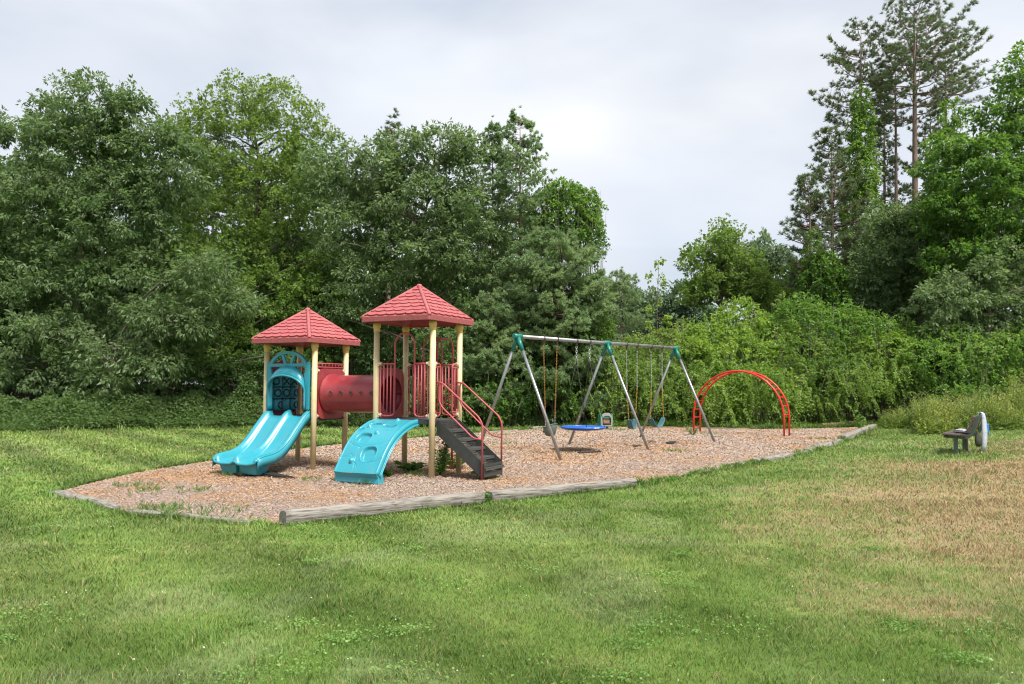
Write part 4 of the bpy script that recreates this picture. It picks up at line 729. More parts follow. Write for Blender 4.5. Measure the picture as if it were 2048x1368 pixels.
def roof(a0, ze):
    """square hipped plastic roof with rows of scalloped shingles, hip ridges and a fascia"""
    ca, cb, RU, RV = a0 + SU / 2, SV / 2, .737, .783; fz = ze + .088; pk = ze + .70
    body = MB(); ins = .012; e = [(-RU, -RV), (RU, -RV), (RU, RV), (-RU, RV)]
    v = [(ca + x * (1 - ins), cb + y * (1 - ins), fz) for x, y in e] + [(ca, cb, pk)]; body.add(v, [(0, 1, 4), (1, 2, 4), (2, 3, 4), (3, 0, 4)])
    r = body.build('roof', M['roofred'], play)
    fa = MB(); cc = .05
    def rnd(k, rr=.055, n=5):
        out = []
        for (x, y), a1 in zip([(-RU, -RV), (RU, -RV), (RU, RV), (-RU, RV)], (PI, 1.5 * PI, 0, .5 * PI)):
            cx, cy = x * k - math.copysign(rr, x), y * k - math.copysign(rr, y)
            out += [(cx + rr * math.cos(a1 + t / n * PI / 2), cy + rr * math.sin(a1 + t / n * PI / 2)) for t in range(n + 1)]
        return out
    o0, i0 = rnd(1.0), rnd(.965); f = lambda p, t: (ca + p[0], cb + p[1], t); fa.ringplate(o0, i0, f, ze, fz + .004); n0 = len(o0)
    fa.build('fascia', M['grime'], r, bevel=.004)
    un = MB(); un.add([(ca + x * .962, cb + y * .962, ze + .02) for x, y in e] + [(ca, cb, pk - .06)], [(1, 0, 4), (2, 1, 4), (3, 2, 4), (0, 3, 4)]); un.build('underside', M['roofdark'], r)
    # four slopes of shingles
    for s in range(4):
        A, B = Vector((*e[s], 0)), Vector((*e[(s + 1) % 4], 0)); mid = (A + B) / 2; L = (B - A).length; U = (B - A).normalized(); base = Vector((ca, cb, fz)) + mid; apex = Vector((ca, cb, pk)); S = (apex - base); sl = S.length; S.normalize(); Nn = U.cross(S)
        if Nn.z < 0: Nn = -Nn
        mb = MB(); rows = 8; rh = sl * .93 / rows; w = L / 7.3
        for rI in range(rows):
            t0 = .035 + rI * rh; t1 = min(t0 + rh * 1.3, sl * .985); hw = lambda t: max(.0, L / 2 * (1 - t / sl) - .045); W0, W1 = hw(t0), hw(t1); m = max(6, int(2 * W0 / w * 14)); lo, hi, sk = [], [], []
            for q in range(m + 1):
                x = -W0 + 2 * W0 * q / m; ph = (x / w + (.5 if rI % 2 else 0)) % 1.0; bump = math.sqrt(max(0, 1 - (2 * ph - 1) ** 2)) ** .8; tt = t0 + rh * .42 * (1 - bump)
                lift = .024 - .004 * (1 - bump) + .0025 * math.sin(7 * math.floor(x / w + (.5 if rI % 2 else 0)) + rI * 3); lo.append(base + U * x + S * tt + Nn * lift); sk.append(base + U * x + S * tt + Nn * .0005)
                x1 = x * W1 / max(W0, 1e-6); hi.append(base + U * x1 + S * t1 + Nn * .003)
            vs = lo + hi + sk; n = m + 1; fs = []
            for q in range(m): fs += [(q, q + 1, n + q + 1, n + q), (2 * n + q, 2 * n + q + 1, q + 1, q)]
            mb.add(vs, fs)
        mb.build('shingles', M['roofred'], r)
    hp = MB()
    for x, y in e:
        p0, p1 = Vector((ca + x * .975, cb + y * .975, fz - .012)), Vector((ca, cb, pk + .002)); hp.tube([p0, p0.lerp(p1, .03) + Vector((0, 0, .004)), p0.lerp(p1, .5), p1], [.030, .037, .035, .033], 10)
    hp.lathe([(.001, pk + .044), (.035, pk + .038), (.055, pk + .01), (.060, pk - .03)][::-1], (ca, cb, 0), 16); hp.build('hip_caps', M['roofred'], r)
roof(0, 2.405); roof(PA, 2.740)
for a0 in (0, PA):
    mb = MB(); mb.box((a0 + SU / 2, SV / 2, DECK - .035), (SU + .0, SV + .0, .07)); mb.build('deck', M['deck'], play, bevel=.006)

# ---- double slide with arched hood
prof = [(.02, 1.0, 1.115), (-.06, .985, 1.085), (-.14, .925, 1.02), (-.26, .80, .905), (-.38, .665, .785), (-.50, .535, .655), (-.64, .41, .525), (-.78, .32, .435), (-.94, .262, .385), (-1.10, .245, .368), (-1.22, .232, .352), (-1.31, .215, .325), (-1.345, .185, .265)]
def slide():
    cs = [(0, 1), (.018, 1), (.05, 1), (.078, .9), (.105, .35), (.13, .06), (.17, 0), (.22, -.02), (.27, -.07), (.32, -.02), (.38, 0), (.44, .06), (.47, .4), (.495, .93), (.525, 1), (.555, .93), (.58, .4), (.61, .06), (.67, 0), (.73, -.02), (.78, -.07), (.83, -.02), (.89, 0), (.93, .06), (.955, .35), (.98, .9), (1.005, 1), (1.035, 1), (1.05, 1)]
    bs = [p[0] for p in prof]; m = 44; t = np.linspace(0, 1, m); tb = np.linspace(0, 1, len(prof)); grid = []
    for q in t:
        b, zb, zr = (np.interp(q, tb, [p[i] for p in prof]) for i in range(3)); k = min(1, max(0, (q - .965) / .035)); zr2 = zr
        row = []
        for a, h in cs:
            z = zb + (zr2 - zb) * h; row.append((.055 + a, b, z))
        grid.append(row)
    mb = MB(); mb.shell(grid, .018); s = mb.build('slide', M['turq'], play)
    # rolled outer edges, lip and boxed foot
    ed = MB()
    for a in (.055, 1.105):
        pts = [(a, p[0], p[2] - .008) for p in prof]; ed.tube(fillet(pts, .1, 3), .021, 8)
        pts = [[(a + (.004 if a > 1 else -.004), p[0] , p[2] - .01) for p in prof], [(a + (.016 if a > 1 else -.016), p[0] + .01, p[1] - .055) for p in prof]]; ed.shell(pts, .012, dirn=(1 if a > 1 else -1, 0, 0))
    ed.tube(fillet([(.07, -1.335, .30), (.10, -1.352, .235), (.25, -1.36, .205), (.50, -1.355, .21), (.58, -1.352, .265), (.66, -1.355, .21), (.90, -1.36, .205), (1.06, -1.352, .235), (1.09, -1.335, .30)], .06, 4), .026, 8)
    ed.build('rolled_edge', M['turq'], s)
    ft = MB()
    for a0, a1 in ((.13, .555), (.605, 1.03)):
        f = lambda p, tt: (p[0], p[1], tt)
        lo = [(a0 + .05, -1.24), (a1 - .02, -1.26), (a1 - .02, -1.02), (a0 + .05, -1.00)]; hi = [(a0, -1.30), (a1 + .02, -1.31), (a1 + .02, -.92), (a0, -.92)]
        ft.add([(x, y, .02) for x, y in lo] + [(x, y, .235) for x, y in hi], [(0, 1, 2, 3)[::-1], (4, 5, 6, 7)] + [(i, (i + 1) % 4, 4 + (i + 1) % 4, 4 + i) for i in range(4)])
    ft.box((.58, -1.12, .11), (.06, .20, .13)); ft.build('foot', M['turq'], s, bevel=.018)
    pad = MB(); pad.box((.58, -1.15, .012), (.40, .24, .05)); pad.build('anchor', M['blackplastic'], s)
    # hood: side cheeks, round arched screen with two slanted bars, bulging canopy
    f = lambda p, tt: (p[0], tt, p[1]); ac, zs, ro = .58, 1.78, .475
    n = 30; out = []; inn = []
    outer = [(.045, 1.14), (.045, 2.045), (.125, 2.045)] + [(ac + .475 * math.cos(PI - k / 16 * PI * 1), 1.93 + .335 * math.sin(k / 16 * PI)) for k in range(1, 16)] + [(1.035, 2.045), (1.115, 2.045), (1.115, 1.14)]
    inner = [(.13, 1.14), (.135, 1.70), (.15, 1.80)] + [(ac + .425 * math.cos(PI - k / 16 * PI), 1.82 + .20 * math.sin(k / 16 * PI)) for k in range(1, 16)] + [(1.01, 1.80), (1.025, 1.70), (1.03, 1.14)]
    hd = MB()
    arc = [(ac + .475 * math.cos(PI - k / 24 * PI), 1.93 + .335 * math.sin(k / 24 * PI)) for k in range(25)]; arc2 = [(ac + .405 * math.cos(PI - k / 24 * PI), 1.945 + .255 * math.sin(k / 24 * PI)) for k in range(25)]
    hd.prism(arc + arc2[::-1], f, -.055, .0)
    for sg in (-1, 1):
        x0, x1 = (ac + sg * .535), (ac + sg * .40); hd.prism([(x0, 1.14), (x0, 2.045), (x0 - sg * .075, 2.045), (x0 - sg * .075, 1.99), (x1, 1.80), (x1 + sg * .03, 1.6), (x1 + sg * .06, 1.14)], f, -.052, -.003)
    hd.prism([(ac - .40, 1.955), (ac + .40, 1.955), (ac + .425, 2.02), (ac - .425, 2.02)], f, -.058, .003)
    for sg in (-1, 1): hd.prism([(ac + sg * .03, 1.99), (ac + sg * .09, 1.99), (ac + sg * .20, 2.22), (ac + sg * .13, 2.24)], f, -.05, -.004)
    h = hd.build('hood', M['turq'], s, bevel=.008)
    # canopy: loft from the back arch to the lower front arch that bulges toward the slide
    G1 = []
    for b, zt, wd, z0 in ((-.02, 1.985, .40, 1.62), (-.07, 1.98, .42, 1.60), (-.13, 1.93, .435, 1.56), (-.18, 1.86, .445, 1.52), (-.20, 1.79, .45, 1.50)):
        bb = lambda k: -.02 + (b + .02) * (.30 + .70 * math.sin(k / 24 * PI))
        G1.append([(ac - wd, -.02 + (b + .02) * .22, 1.14)] + [(ac - wd, bb(0), 1.14 + (z0 - 1.14) * k / 5) for k in range(1, 5)] + [(ac + wd * math.cos(PI - k / 24 * PI), bb(k), z0 + (zt - z0) * math.sin(k / 24 * PI) ** .9) for k in range(25)] + [(ac + wd, bb(0), 1.14 + (z0 - 1.14) * k / 5) for k in range(4, 0, -1)] + [(ac + wd, -.02 + (b + .02) * .22, 1.14)])
    cn = MB(); cn.shell(G1, -.02); tp = [(x, y - .004, z) for x, y, z in G1[-1]]; cn.tube(tp, .020, 8); cn.build('canopy', M['turq'], s)
    tx = MB()
    for k in range(11):
        for rI in range(3):
            if (k * 7 + rI * 3) % 5: tx.box((ac - .20 + k * .04, -.205 + .02 * rI, 1.845 + .018 * rI - .0006 * (k - 5) ** 2), (.028, .004, .008))
    tx.build('moulded_lettering', M['turqd'], s)['kind'] = 'stuff'
slide()

# ---- tic-tac-toe panel in the left face, with turning cylinders
def ttt():
    f = lambda p, t: (t, p[0], p[1]); b0, b1 = .085, .85
    fr = MB()
    fr.prism([(b0, .98), (b1, .98), (b1, 2.05), (.76, 2.11), (.60, 2.05), (.46, 2.13), (.32, 2.05), (.17, 2.11), (b0, 2.05)], f, -.03, -.012)
    for q in ((b0, b0 + .04, .98, 2.05), (b1 - .05, b1, .98, 2.05), (b0, b1, .98, 1.06), (b0, b1, 1.80, 1.88)): fr.box((-.005, (q[0] + q[1]) / 2, (q[2] + q[3]) / 2), (.05, q[1] - q[0], q[3] - q[2]))
    p = fr.build('game_panel', M['magenta'], play, bevel=.005)
    marks = [['C', 'X', 'X'], ['O', 'O', 'D'], ['D', 'I', 'D']]
    for r in range(3):
        z = 1.68 - r * .235
        for k in range(3):
            y = b0 + .155 + k * .225; mb = MB(); mb.lathe([(.095, z - .108), (.108, z - .10), (.108, z + .10), (.095, z + .108)], (-.02 + .05, y, 0), 28); c = mb.build('game_cylinder', M['turqd'], p)
            mk = MB(); R = .110; cx = .03; ch = marks[r][k]; off = {'C': .55, 'D': -.65, 'O': -.1 + .15 * k, 'X': 0, 'I': 1.0}[ch]; off = {'D': .62, 'C': -.55}.get(ch, off)
            P = lambda u, w: (cx + R * math.cos(u + off - .35), y + R * math.sin(u + off - .35), z + w)
            if ch in 'OCD': mk.tube([P(.62 * math.cos(2 * PI * i / 24), .068 * math.sin(2 * PI * i / 24)) for i in range(24)], .013, 5, closed=True)
            elif ch == 'X':
                for sg in (-1, 1): mk.tube([P(.6 * t, sg * .07 * t) for t in (-1, -.5, 0, .5, 1)], .014, 5)
            else: mk.tube([P(.1 * math.cos(t), .06 * t) for t in (-1, -.5, 0, .5, 1)], .012, 5)
            mk.build('game_mark', M['ink'], c)
ttt()

# ---- tube barriers (vertical bars in a U-bent frame)
def barrier(b0, b1, along, fixed, z0=1.06, z1=1.995, bars=4, inner=True, name='barrier', wire=.0145, rnd_lo='both', frame_top=True):
    """along: 'a' or 'b' axis; b0..b1 its extent; fixed: the other coordinate"""
    P = (lambda t, z: (t, fixed, z)) if along == 'a' else (lambda t, z: (fixed, t, z)); mb = MB()
    mb.tube([P(b0, z1), P(b1, z1)], .016, 10)
    mb.tube(fillet([P(b0 + .02, z1 - .005), P(b0 + .02, z0 + .02), P(b0 + .12, z0), P(b1 - .12, z0), P(b1 - .02, z0 + .02), P(b1 - .02, z1 - .005)], .10, 6), wire, 10)
    for k in range(bars): t = b0 + .02 + (b1 - b0 - .04) * (k + 1) / (bars + 1); mb.tube([P(t, z1), P(t, z0 + .012)], wire * .85, 8)
    return mb.build(name, M['rail'], play)
def arch(b0, b1, along, fixed, z0, zt, name='grab_arch', r=.016):
    P = (lambda t, z: (t, fixed, z)) if along == 'a' else (lambda t, z: (fixed, t, z)); mb = MB(); rad = (b1 - b0) / 2; c = (b0 + b1) / 2
    mb.tube([P(b0, z0), P(b0, zt - rad)] + [P(c + rad * math.cos(PI - k / 14 * PI), zt - rad + rad * math.sin(k / 14 * PI)) for k in range(1, 14)] + [P(b1, zt - rad), P(b1, z0)], r, 10); return mb.build(name, M['rail'], play)
# front of the right tower: two half barriers joined by an arch over the climber
barrier(PA + .07, PA + .415, 'a', .0, bars=3); barrier(PA + .815, PA + SU - .07, 'a', .0, bars=3); arch(PA + .405, PA + .825, 'a', -.003, 1.10, 2.545)
# rear of the right tower
barrier(PA + .07, PA + .41, 'a', SV, bars=3); barrier(PA + .81, PA + SU - .07, 'a', SV, bars=3); arch(PA + .405, PA + .815, 'a', SV + .003, 1.10, 2.535)
# right face, either side of the stairs
for q0, q1 in ((.07, .26), (.67, .86)):
    mb = MB(); a = PA + SU; o = 1 if q0 < .3 else -1; s, t = (q0, q1) if o == 1 else (q1, q0)
    mb.tube(fillet([(a, s, 2.0), (a, t, 1.99), (a, t, 1.08), (a, s, 1.05)], .07, 6), .016, 10)
    mb.tube(fillet([(a, s + .01 * o, 1.16), (a, s + .015 * o, 1.93), (a, t, 1.94)], .05, 6), .013, 8); mb.tube(fillet([(a, s + .015 * o, 1.18), (a, s + .03 * o, 1.12), (a, t, 1.13)], .04, 4), .013, 8)
    mb.tube([(a, (s + t) / 2, 1.93), (a, (s + t) / 2, 1.13)], .012, 8); mb.build('barrier', M['rail'], play)
# rear of the left tower, with the short bars above
barrier(.07, SU - .07, 'a', SV, z0=1.06, z1=1.995, bars=10, wire=.012)
mb = MB(); mb.tube([(SU, .07, 2.02), (SU, SV - .07, 2.02)], .013, 8); mb.tube([(SU, .07, 1.95), (SU, SV - .07, 1.95)], .011, 8)
for k in range(8): mb.tube([(SU, .12 + k * .098, 2.02), (SU, .12 + k * .098, 1.95)], .009, 6)
mb.build('top_rail', M['rail'], play)
for p, a, b, d in (('P0', PA, 0, (1, 0)), ('P2', PA + SU, 0, (-1, 0)), ('P1', PA, SV, (1, 0)), ('P3', PA + SU, SV, (-1, 0)), ('P2', PA + SU, 0, (0, 1)), ('P3', PA + SU, SV, (0, -1)), ('Q3', SU, SV, (0, -1)), ('Q2', SU, 0, (0, 1))):
    for z in ((1.995, 1.075) if p[0] == 'P' else (1.88, 1.02)): clamp(p, a, b, z, d)

# ---- crawl tunnel with its two mounting panels and porthole rings
def tunnel():
    cb, cz, R = .475, 1.44, .345; f = lambda p, t: (t, cb + p[0], cz + p[1]); N_ = 56
    def rsq(hw, hh, r):
        out = []
        for k in range(N_):
            a = 2 * PI * (k + .5) / N_; n = 7.0; c, s = math.cos(a), math.sin(a); q = (abs(c) ** n + abs(s) ** n) ** (-1 / n); out.append((hw * c * q, hh * s * q))
        return out
    circ = [(R * math.cos(2 * PI * (k + .5) / N_), R * math.sin(2 * PI * (k + .5) / N_)) for k in range(N_)]
    tb = MB(); pr = []
    a0, a1 = SU + .035, PA - .035
    for a, r in ((a0, R + .035), (a0 + .03, R + .033), (a0 + .06, R + .012), (a0 + .10, R), (a1 - .10, R), (a1 - .06, R + .012), (a1 - .03, R + .033), (a1, R + .035)): pr.append((r, a))
    grid = [[(a, cb + r * math.cos(2 * PI * k / 64), cz + r * math.sin(2 * PI * k / 64)) for k in range(65)] for r, a in pr]; tb.shell(grid, -.012); t = tb.build('tunnel', M['railplastic'], play)
    for a in (SU + .012, PA - .012):
        pl = MB(); pl.ringplate(rsq(.395, .485, .05), circ, f, a - .019, a + .019); pl.build('tunnel_panel', M['railplastic'], t, bevel=.006)
    sm = MB(); sm.box(((a0 + a1) / 2, cb - R * .80 - .004, cz + R * .61), (a1 - a0 - .24, .010, .012)); sm.box(((a0 + a1) / 2, cb - R * .80 - .004, cz - R * .61), (a1 - a0 - .24, .010, .012)); sm.build('seam', M['railplastic'], t, bevel=.003)
    for k in range(5):
        a = 1.50 + k * .235; an = PI + .05; c = (a, cb + (R + .014) * math.cos(an), cz + R * math.sin(an) + .035)
        rg = MB(); rg.tube([(c[0] + 0.041 * math.cos(q / 20 * 2 * PI), c[1] - .002, c[2] + .041 * math.sin(q / 20 * 2 * PI)) for q in range(20)], .007, 8, closed=True); rg.build('porthole_ring', M['railplastic'], t)
        hl = MB(); hl.lathe([(.036, -.004), (.037, .002)], (c[0], c[1] - .001, c[2]), 20, 'y'); hl.build('porthole', M['brown'], t)  # dark disc for an open hole: the shade inside is painted
tunnel()

# ---- moulded climbing ramp
def climber():
    pr = [(.03, 1.0), (-.02, 1.005), (-.12, .995), (-.25, .968), (-.36, .935), (-.48, .89), (-.60, .83), (-.72, .755), (-.83, .665), (-.93, .56), (-1.02, .445), (-1.10, .33), (-1.165, .235), (-1.205, .175)]
    n = 150; m = 110; tb = np.linspace(0, 1, len(pr)); arc = fillet([(0, *p) for p in pr], .05, 2); tt = np.linspace(0, 1, len(arc)); Y = np.interp(np.linspace(0, 1, n), tt, [p.y for p in arc]); Z = np.interp(np.linspace(0, 1, n), tt, [p.z for p in arc])
    ds = np.r_[0, np.cumsum(np.hypot(np.diff(Y), np.diff(Z)))]; A = np.linspace(0, .86, m); AA, SS = np.meshgrid(A, ds); ny = np.gradient(Y); nz = np.gradient(Z); l = np.hypot(ny, nz); Ny, Nz = nz / l, -ny / l
    if Nz[0] < 0: Ny, Nz = -Ny, -Nz
    D = .010 * (fbm(AA * 5, SS * 5, 3) - .5)
    for (ca, cs, ra, rs, dep, rot) in ((.25, .40, .15, .055, .07, 0), (.56, .47, .15, .075, .075, .05), (.27, .86, .15, .13, .07, .15), (.55, 1.20, .145, .15, .065, -.1), (.06, .62, .06, .05, .06, 0)):
        u = ((AA - ca) * math.cos(rot) + (SS - cs) * math.sin(rot)) / ra; w = (-(AA - ca) * math.sin(rot) + (SS - cs) * math.cos(rot)) / rs; q = (np.abs(u) ** 2.6 + np.abs(w) ** 2.6) ** (1 / 2.6)
        D = D - dep * np.clip((1 - q) * 5.5, 0, 1) ** .8 * (1 - .25 * np.clip(-w, 0, 1)) + .008 * np.exp(-((q - 1.04) / .06) ** 2)
    for (ca, cs, r, h) in ((.18, .52, .045, .055), (.47, .72, .05, .055), (.27, 1.34, .055, .055), (.55, .19, .05, .05), (.70, .95, .0, 0)):
        if r: D = D + h * np.clip(1 - np.hypot((AA - ca), (SS - cs) * .9) / r, 0, 1) ** .6
    for (x0, y0, x1, y1) in ((.02, .98, .3, 1.08), (.3, 1.08, .84, .92), (.3, 1.08, .38, 1.6), (.02, 1.3, .2, 1.22), (.2, 1.22, .4, 1.45), (.5, .62, .84, .60), (.6, 1.38, .84, 1.28)):
        L2 = (x1 - x0) ** 2 + (y1 - y0) ** 2; q = np.clip(((AA - x0) * (x1 - x0) + (SS - y0) * (y1 - y0)) / L2, 0, 1); dd = np.hypot(AA - x0 - q * (x1 - x0), SS - y0 - q * (y1 - y0) + .012 * np.sin(q * 9)); D = D - .011 * np.exp(-(dd / .009) ** 2)
    rim = np.minimum(AA, .86 - AA); D = D * np.clip(rim / .03, 0, 1) + .012 * np.exp(-((rim - .012) / .014) ** 2)
    grid = [[(PA + .045 + A[j], Y[i] + Ny[i] * D[i, j], Z[i] + Nz[i] * D[i, j]) for j in range(m)] for i in range(n)]
    mb = MB(); P = [p for r in grid for p in r]; mb.add(P, [(i * m + j, i * m + j + 1, (i + 1) * m + j + 1, (i + 1) * m + j) for i in range(n - 1) for j in range(m - 1)], True); c = mb.build('climbing_ramp', M['turq'], play)
    sd = MB()                                              # side flanges and the sloping toe box
    for j, sg in ((0, -1), (m - 1, 1)):
        top = [Vector(grid[i][j]) for i in range(0, n, 6)] + [Vector(grid[-1][j])]; x = top[0].x; low = [Vector((x + sg * .012, Y[min(i, n - 1)] - Ny[min(i, n - 1)] * .085, Z[min(i, n - 1)] - Nz[min(i, n - 1)] * .085)) for i in list(range(0, n, 6)) + [n - 1]]
        sd.shell([[tuple(p) for p in top], [tuple((p + q) / 2 + Vector((sg * .006, 0, 0))) for p, q in zip(top, low)], [tuple(p) for p in low]], .014, dirn=(-sg, 0, 0)); sd.tube([tuple(p) for p in low], .014, 6)
        sd.shell([[tuple(p + Vector((sg * .001, 0, 0))) for p in low], [tuple(p + Vector((sg * .030, .004, .0))) for p in low]], .01, dirn=(0, .3, -1))
    sd.build('side_flange', M['turq'], c)
    x0, x1 = PA + .045, PA + .905; to = MB(); to.add([(x0, -1.21, .172), (x1, -1.21, .172), (x1 + .01, -1.16, .10), (x0 - .01, -1.16, .10), (x0 - .015, -1.17, .008), (x1 + .02, -1.17, .008), (x1 + .02, -1.02, .008), (x0 - .015, -1.02, .008), (x0, -1.04, .30), (x1, -1.04, .30)],
        [(0, 3, 2, 1), (3, 4, 5, 2), (4, 7, 6, 5), (0, 8, 7, 4, 3), (1, 2, 5, 6, 9)]); to.build('toe', M['turq'], c, bevel=.01)
climber()

# ---- stairs with pierced risers and handrails
def stairs():
    a0 = PA + SU + .0; b0, b1 = .145, .835; f = lambda p, t: (a0 + p[0], t, p[1]); side = [(.005, .985), (.065, .985), (.955, .275), (.955, .055), (.885, .055), (.005, .755)]
    st = MB()
    for b in (b0, b1 - .008): st.prism(side, f, b, b + .008)
    s = st.build('stairs', M['steel'], play)
    ri, tr = .155, .187
    for k in range(5):
        ar = a0 + .02 + (k + 1) * tr - .02; zt = .965 - ri * (k + 1) + .0
        x0 = a0 + .035 + k * tr; zr = .975 - k * ri
        if k < 5:
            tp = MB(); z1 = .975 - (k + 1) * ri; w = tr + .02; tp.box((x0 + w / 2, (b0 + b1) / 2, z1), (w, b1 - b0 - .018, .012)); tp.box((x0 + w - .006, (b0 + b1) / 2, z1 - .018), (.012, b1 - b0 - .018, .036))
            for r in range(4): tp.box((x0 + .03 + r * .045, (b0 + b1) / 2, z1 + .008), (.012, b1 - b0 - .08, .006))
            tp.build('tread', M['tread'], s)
        # pierced riser: a grid of strips with real holes
        rs = MB(); xr = x0 + .002; h = ri; cols, rows = 16, 4; wb = (b1 - b0 - .02); zlo, zhi = zr - h + .012, zr - .006
        hb = wb / cols; hz = (zhi - zlo) / rows
        for r in range(rows + 1): rs.box((xr, (b0 + b1) / 2, zlo + r * hz), (.006, wb, hz * .50))
        for c_ in range(cols + 1): rs.box((xr + .001, b0 + .01 + c_ * hb, (zlo + zhi) / 2), (.006, hb * .42, zhi - zlo))
        rs.build('riser', M['steel'], s)
    fr = MB(); xf = a0 + .95; fr.ringplate([(b0, .05), (b1, .05), (b1, .268), (b0, .268)], [(b0 + .07, .13), (b1 - .07, .13), (b1 - .07, .225), (b0 + .07, .225)], lambda p, t: (t, p[0], p[1]), xf - .004, xf + .008)
    for r in range(4): fr.box((xf, (b0 + b1) / 2, .142 + r * .024), (.006, b1 - b0 - .13, .012))
    for c_ in range(15): fr.box((xf + .001, b0 + .09 + c_ * (b1 - b0 - .18) / 14, .178), (.006, .014, .10))
    fr.build('front_riser', M['steel'], s)
    bo = MB()
    for q in (.28, .42, .66): bo.lathe([(.010, -.004), (.010, .004), (.004, .007)], (a0 + .02, q, .95), 8, 'x')
    bo.build('bolts', M['zinc'], s)
    for b, e in ((b0 - .018, 0), (b1 + .018, 0)):
        h = MB(); h.tube(fillet([(a0 - .01, b, 1.665), (a0 + .12, b, 1.66), (a0 + .86, b, 1.07), (a0 + .93, b, .95), (a0 + .925, b, .02)], .12, 7), .0165, 10)
        h.tube(fillet([(a0 + .085, b, 1.66), (a0 + .06, b, 1.60), (a0 + .055, b, 1.35), (a0 + .11, b, 1.24), (a0 + .72, b, .735), (a0 + .80, b, .70), (a0 + .925, b, .695)], .07, 5), .0145, 10); h.build('handrail', M['rail'], s)
stairs()

# ---- corkscrew pole behind the right tower
def spiral():
    a, b = PA + .80, 1.36; mb = MB(); mb.tube(fillet([(a, b, -.1), (a, b, 2.34), (a - .02, b - .05, 2.50), (a - .10, b - .36, 2.50), (a - .10, SV + .02, 2.36), (a - .10, SV + .02, 2.0)], .10, 7), .019, 10)
    c = mb.build('climbing_pole', M['rail'], play); h = MB(); pts = []
    for k in range(75):
        t = k / 74; an = t * 2 * PI * 3.4 + .6; r = .185; pts.append((a + r * math.cos(an), b + r * math.sin(an), .32 + t * 1.35))
    pts = [(a, b, .25)] + pts + [(a, b, 1.75)]; h.tube(pts, .0145, 8); h.build('spiral_rail', M['rail'], c)
spiral()

# ================================================================== SWING SET AND WHAT HANGS FROM IT
SW0 = Vector((.1275, 17.6217, 0)); SWD = Vector((math.cos(.8516), math.sin(.8516), 0)); SWN = Vector((-SWD.y, SWD.x, 0)); BAY, BH, SPL = 3.5589, 2.72, 2.4795
frame = thing('swing_frame', 'long grey steel swing frame with six splayed legs and green corner fittings', 'swing frame', SW0, .8516)
mb = MB(); mb.tube([(-.10, 0, BH), (2 * BAY + .10, 0, BH)], .044, 18); mb.build('top_beam', M['galv'], frame)
for k in range(3):
    x = k * BAY
    for s in (-1, 1):
        mb = MB(); mb.tube([(x, s * .05, BH - .10), (x, s * SPL / 2 * (1 + .02), -.05)], .0345, 14); mb.build('leg', M['galv'], frame)
    mb = MB(); mb.tube([(x - .13, 0, BH), (x + .13, 0, BH)], .056, 16); mb.lathe([(.05, -.135), (.06, -.13), (.06, .13), (.05, .135)], (x, 0, BH), 16, 'x')
    for s in (-1, 1):
        e = Vector((x, s * SPL / 2, 0)); a = Vector((x, 0, BH)); d = (e - a).normalized(); mb.tube([a + d * .02, a + d * .36], [.052, .046], 14)
    mb.build('corner_fitting', M['fitting'], frame)
def beam_t(px):
    """distance along the beam of the point seen at picture column px"""
    lo, hi = -1, 9
    for _ in range(40):
        m = (lo + hi) / 2; P = SW0 + SWD * m + Vector((0, 0, BH)); D = P - CAMP; c = math.cos(PITCH); s = math.sin(PITCH); dep = D.y * c + D.z * s; X = 1024 + F_PX * D.x / dep + ROLL * (F_PX * (-D.y * s + D.z * c) / dep)
        if X < px: lo = m
        else: hi = m
    return m
for px in (1087, 1114, 1153, 1179, 1253, 1274, 1302, 1324):
    t = beam_t(px); mb = MB(); mb.tube([(t - .022, 0, BH), (t + .022, 0, BH)], .052, 14); mb.box((t, 0, BH - .075), (.022, .035, .07)); mb.tube([(t, 0, BH - .10), (t, 0, BH - .15)], .011, 6); mb.build('hanger', M['brown'], frame)
ZH = BH - .14
def chain(name, parent, a, b, m, r=.008, link=.036):
    """welded chain: alternate links turned a quarter"""
    a, b = Vector(a), Vector(b); L = (b - a).length; n = max(2, int(L / link)); d = (b - a) / n; dn = d.normalized(); s1 = dn.orthogonal().normalized(); s2 = dn.cross(s1); mb = MB()
    for k in range(n):
        c = a + d * (k + .5); s = s1 if k % 2 else s2; h = d.length * .68; w = r * 1.55
        mb.tube([c + dn * h * math.cos(q / 8 * 2 * PI) + s * w * math.sin(q / 8 * 2 * PI) for q in range(8)], r * .55, 4, closed=True)
    return mb.build(name, M[m], parent)
def hung(name, label, t0, t1, z, group=None):
    c = (t0 + t1) / 2; P = SW0 + SWD * c; return thing(name, label, 'swing', (P.x, P.y, z), .8516, group), (t1 - t0) / 2
# toddler bucket
t0, t1 = beam_t(1087), beam_t(1114); r, hw = hung('bucket_swing', 'grey green toddler bucket swing on orange and yellow chains behind the first leg', t0, t1, .42)
mb = MB(); pr = [(.055, .0), (.10, .012), (.135, .06), (.155, .14), (.16, .20)]; g = []
for q, z in pr: g.append([(q * 1.10 * math.cos(k / 28 * 2 * PI), q * math.sin(k / 28 * 2 * PI), z + (.085 * max(0, -math.sin(k / 28 * 2 * PI)) + .02 * abs(math.cos(k / 28 * 2 * PI))) * (q / .16) ** 4) for k in range(29)])
mb.shell(g, .014); bk = mb.build('seat', M['bucket'], r); hb = MB(); hb.tube([(.176 * math.cos(k / 28 * 2 * PI), .16 * math.sin(k / 28 * 2 * PI), pr[-1][1] + .085 * max(0, -math.sin(k / 28 * 2 * PI)) + .02 * abs(math.cos(k / 28 * 2 * PI))) for k in range(28)], .014, 8, closed=True); hb.box((0, .165, .10), (.14, .02, .05)); hb.build('rim', M['bucket'], bk, bevel=.003)
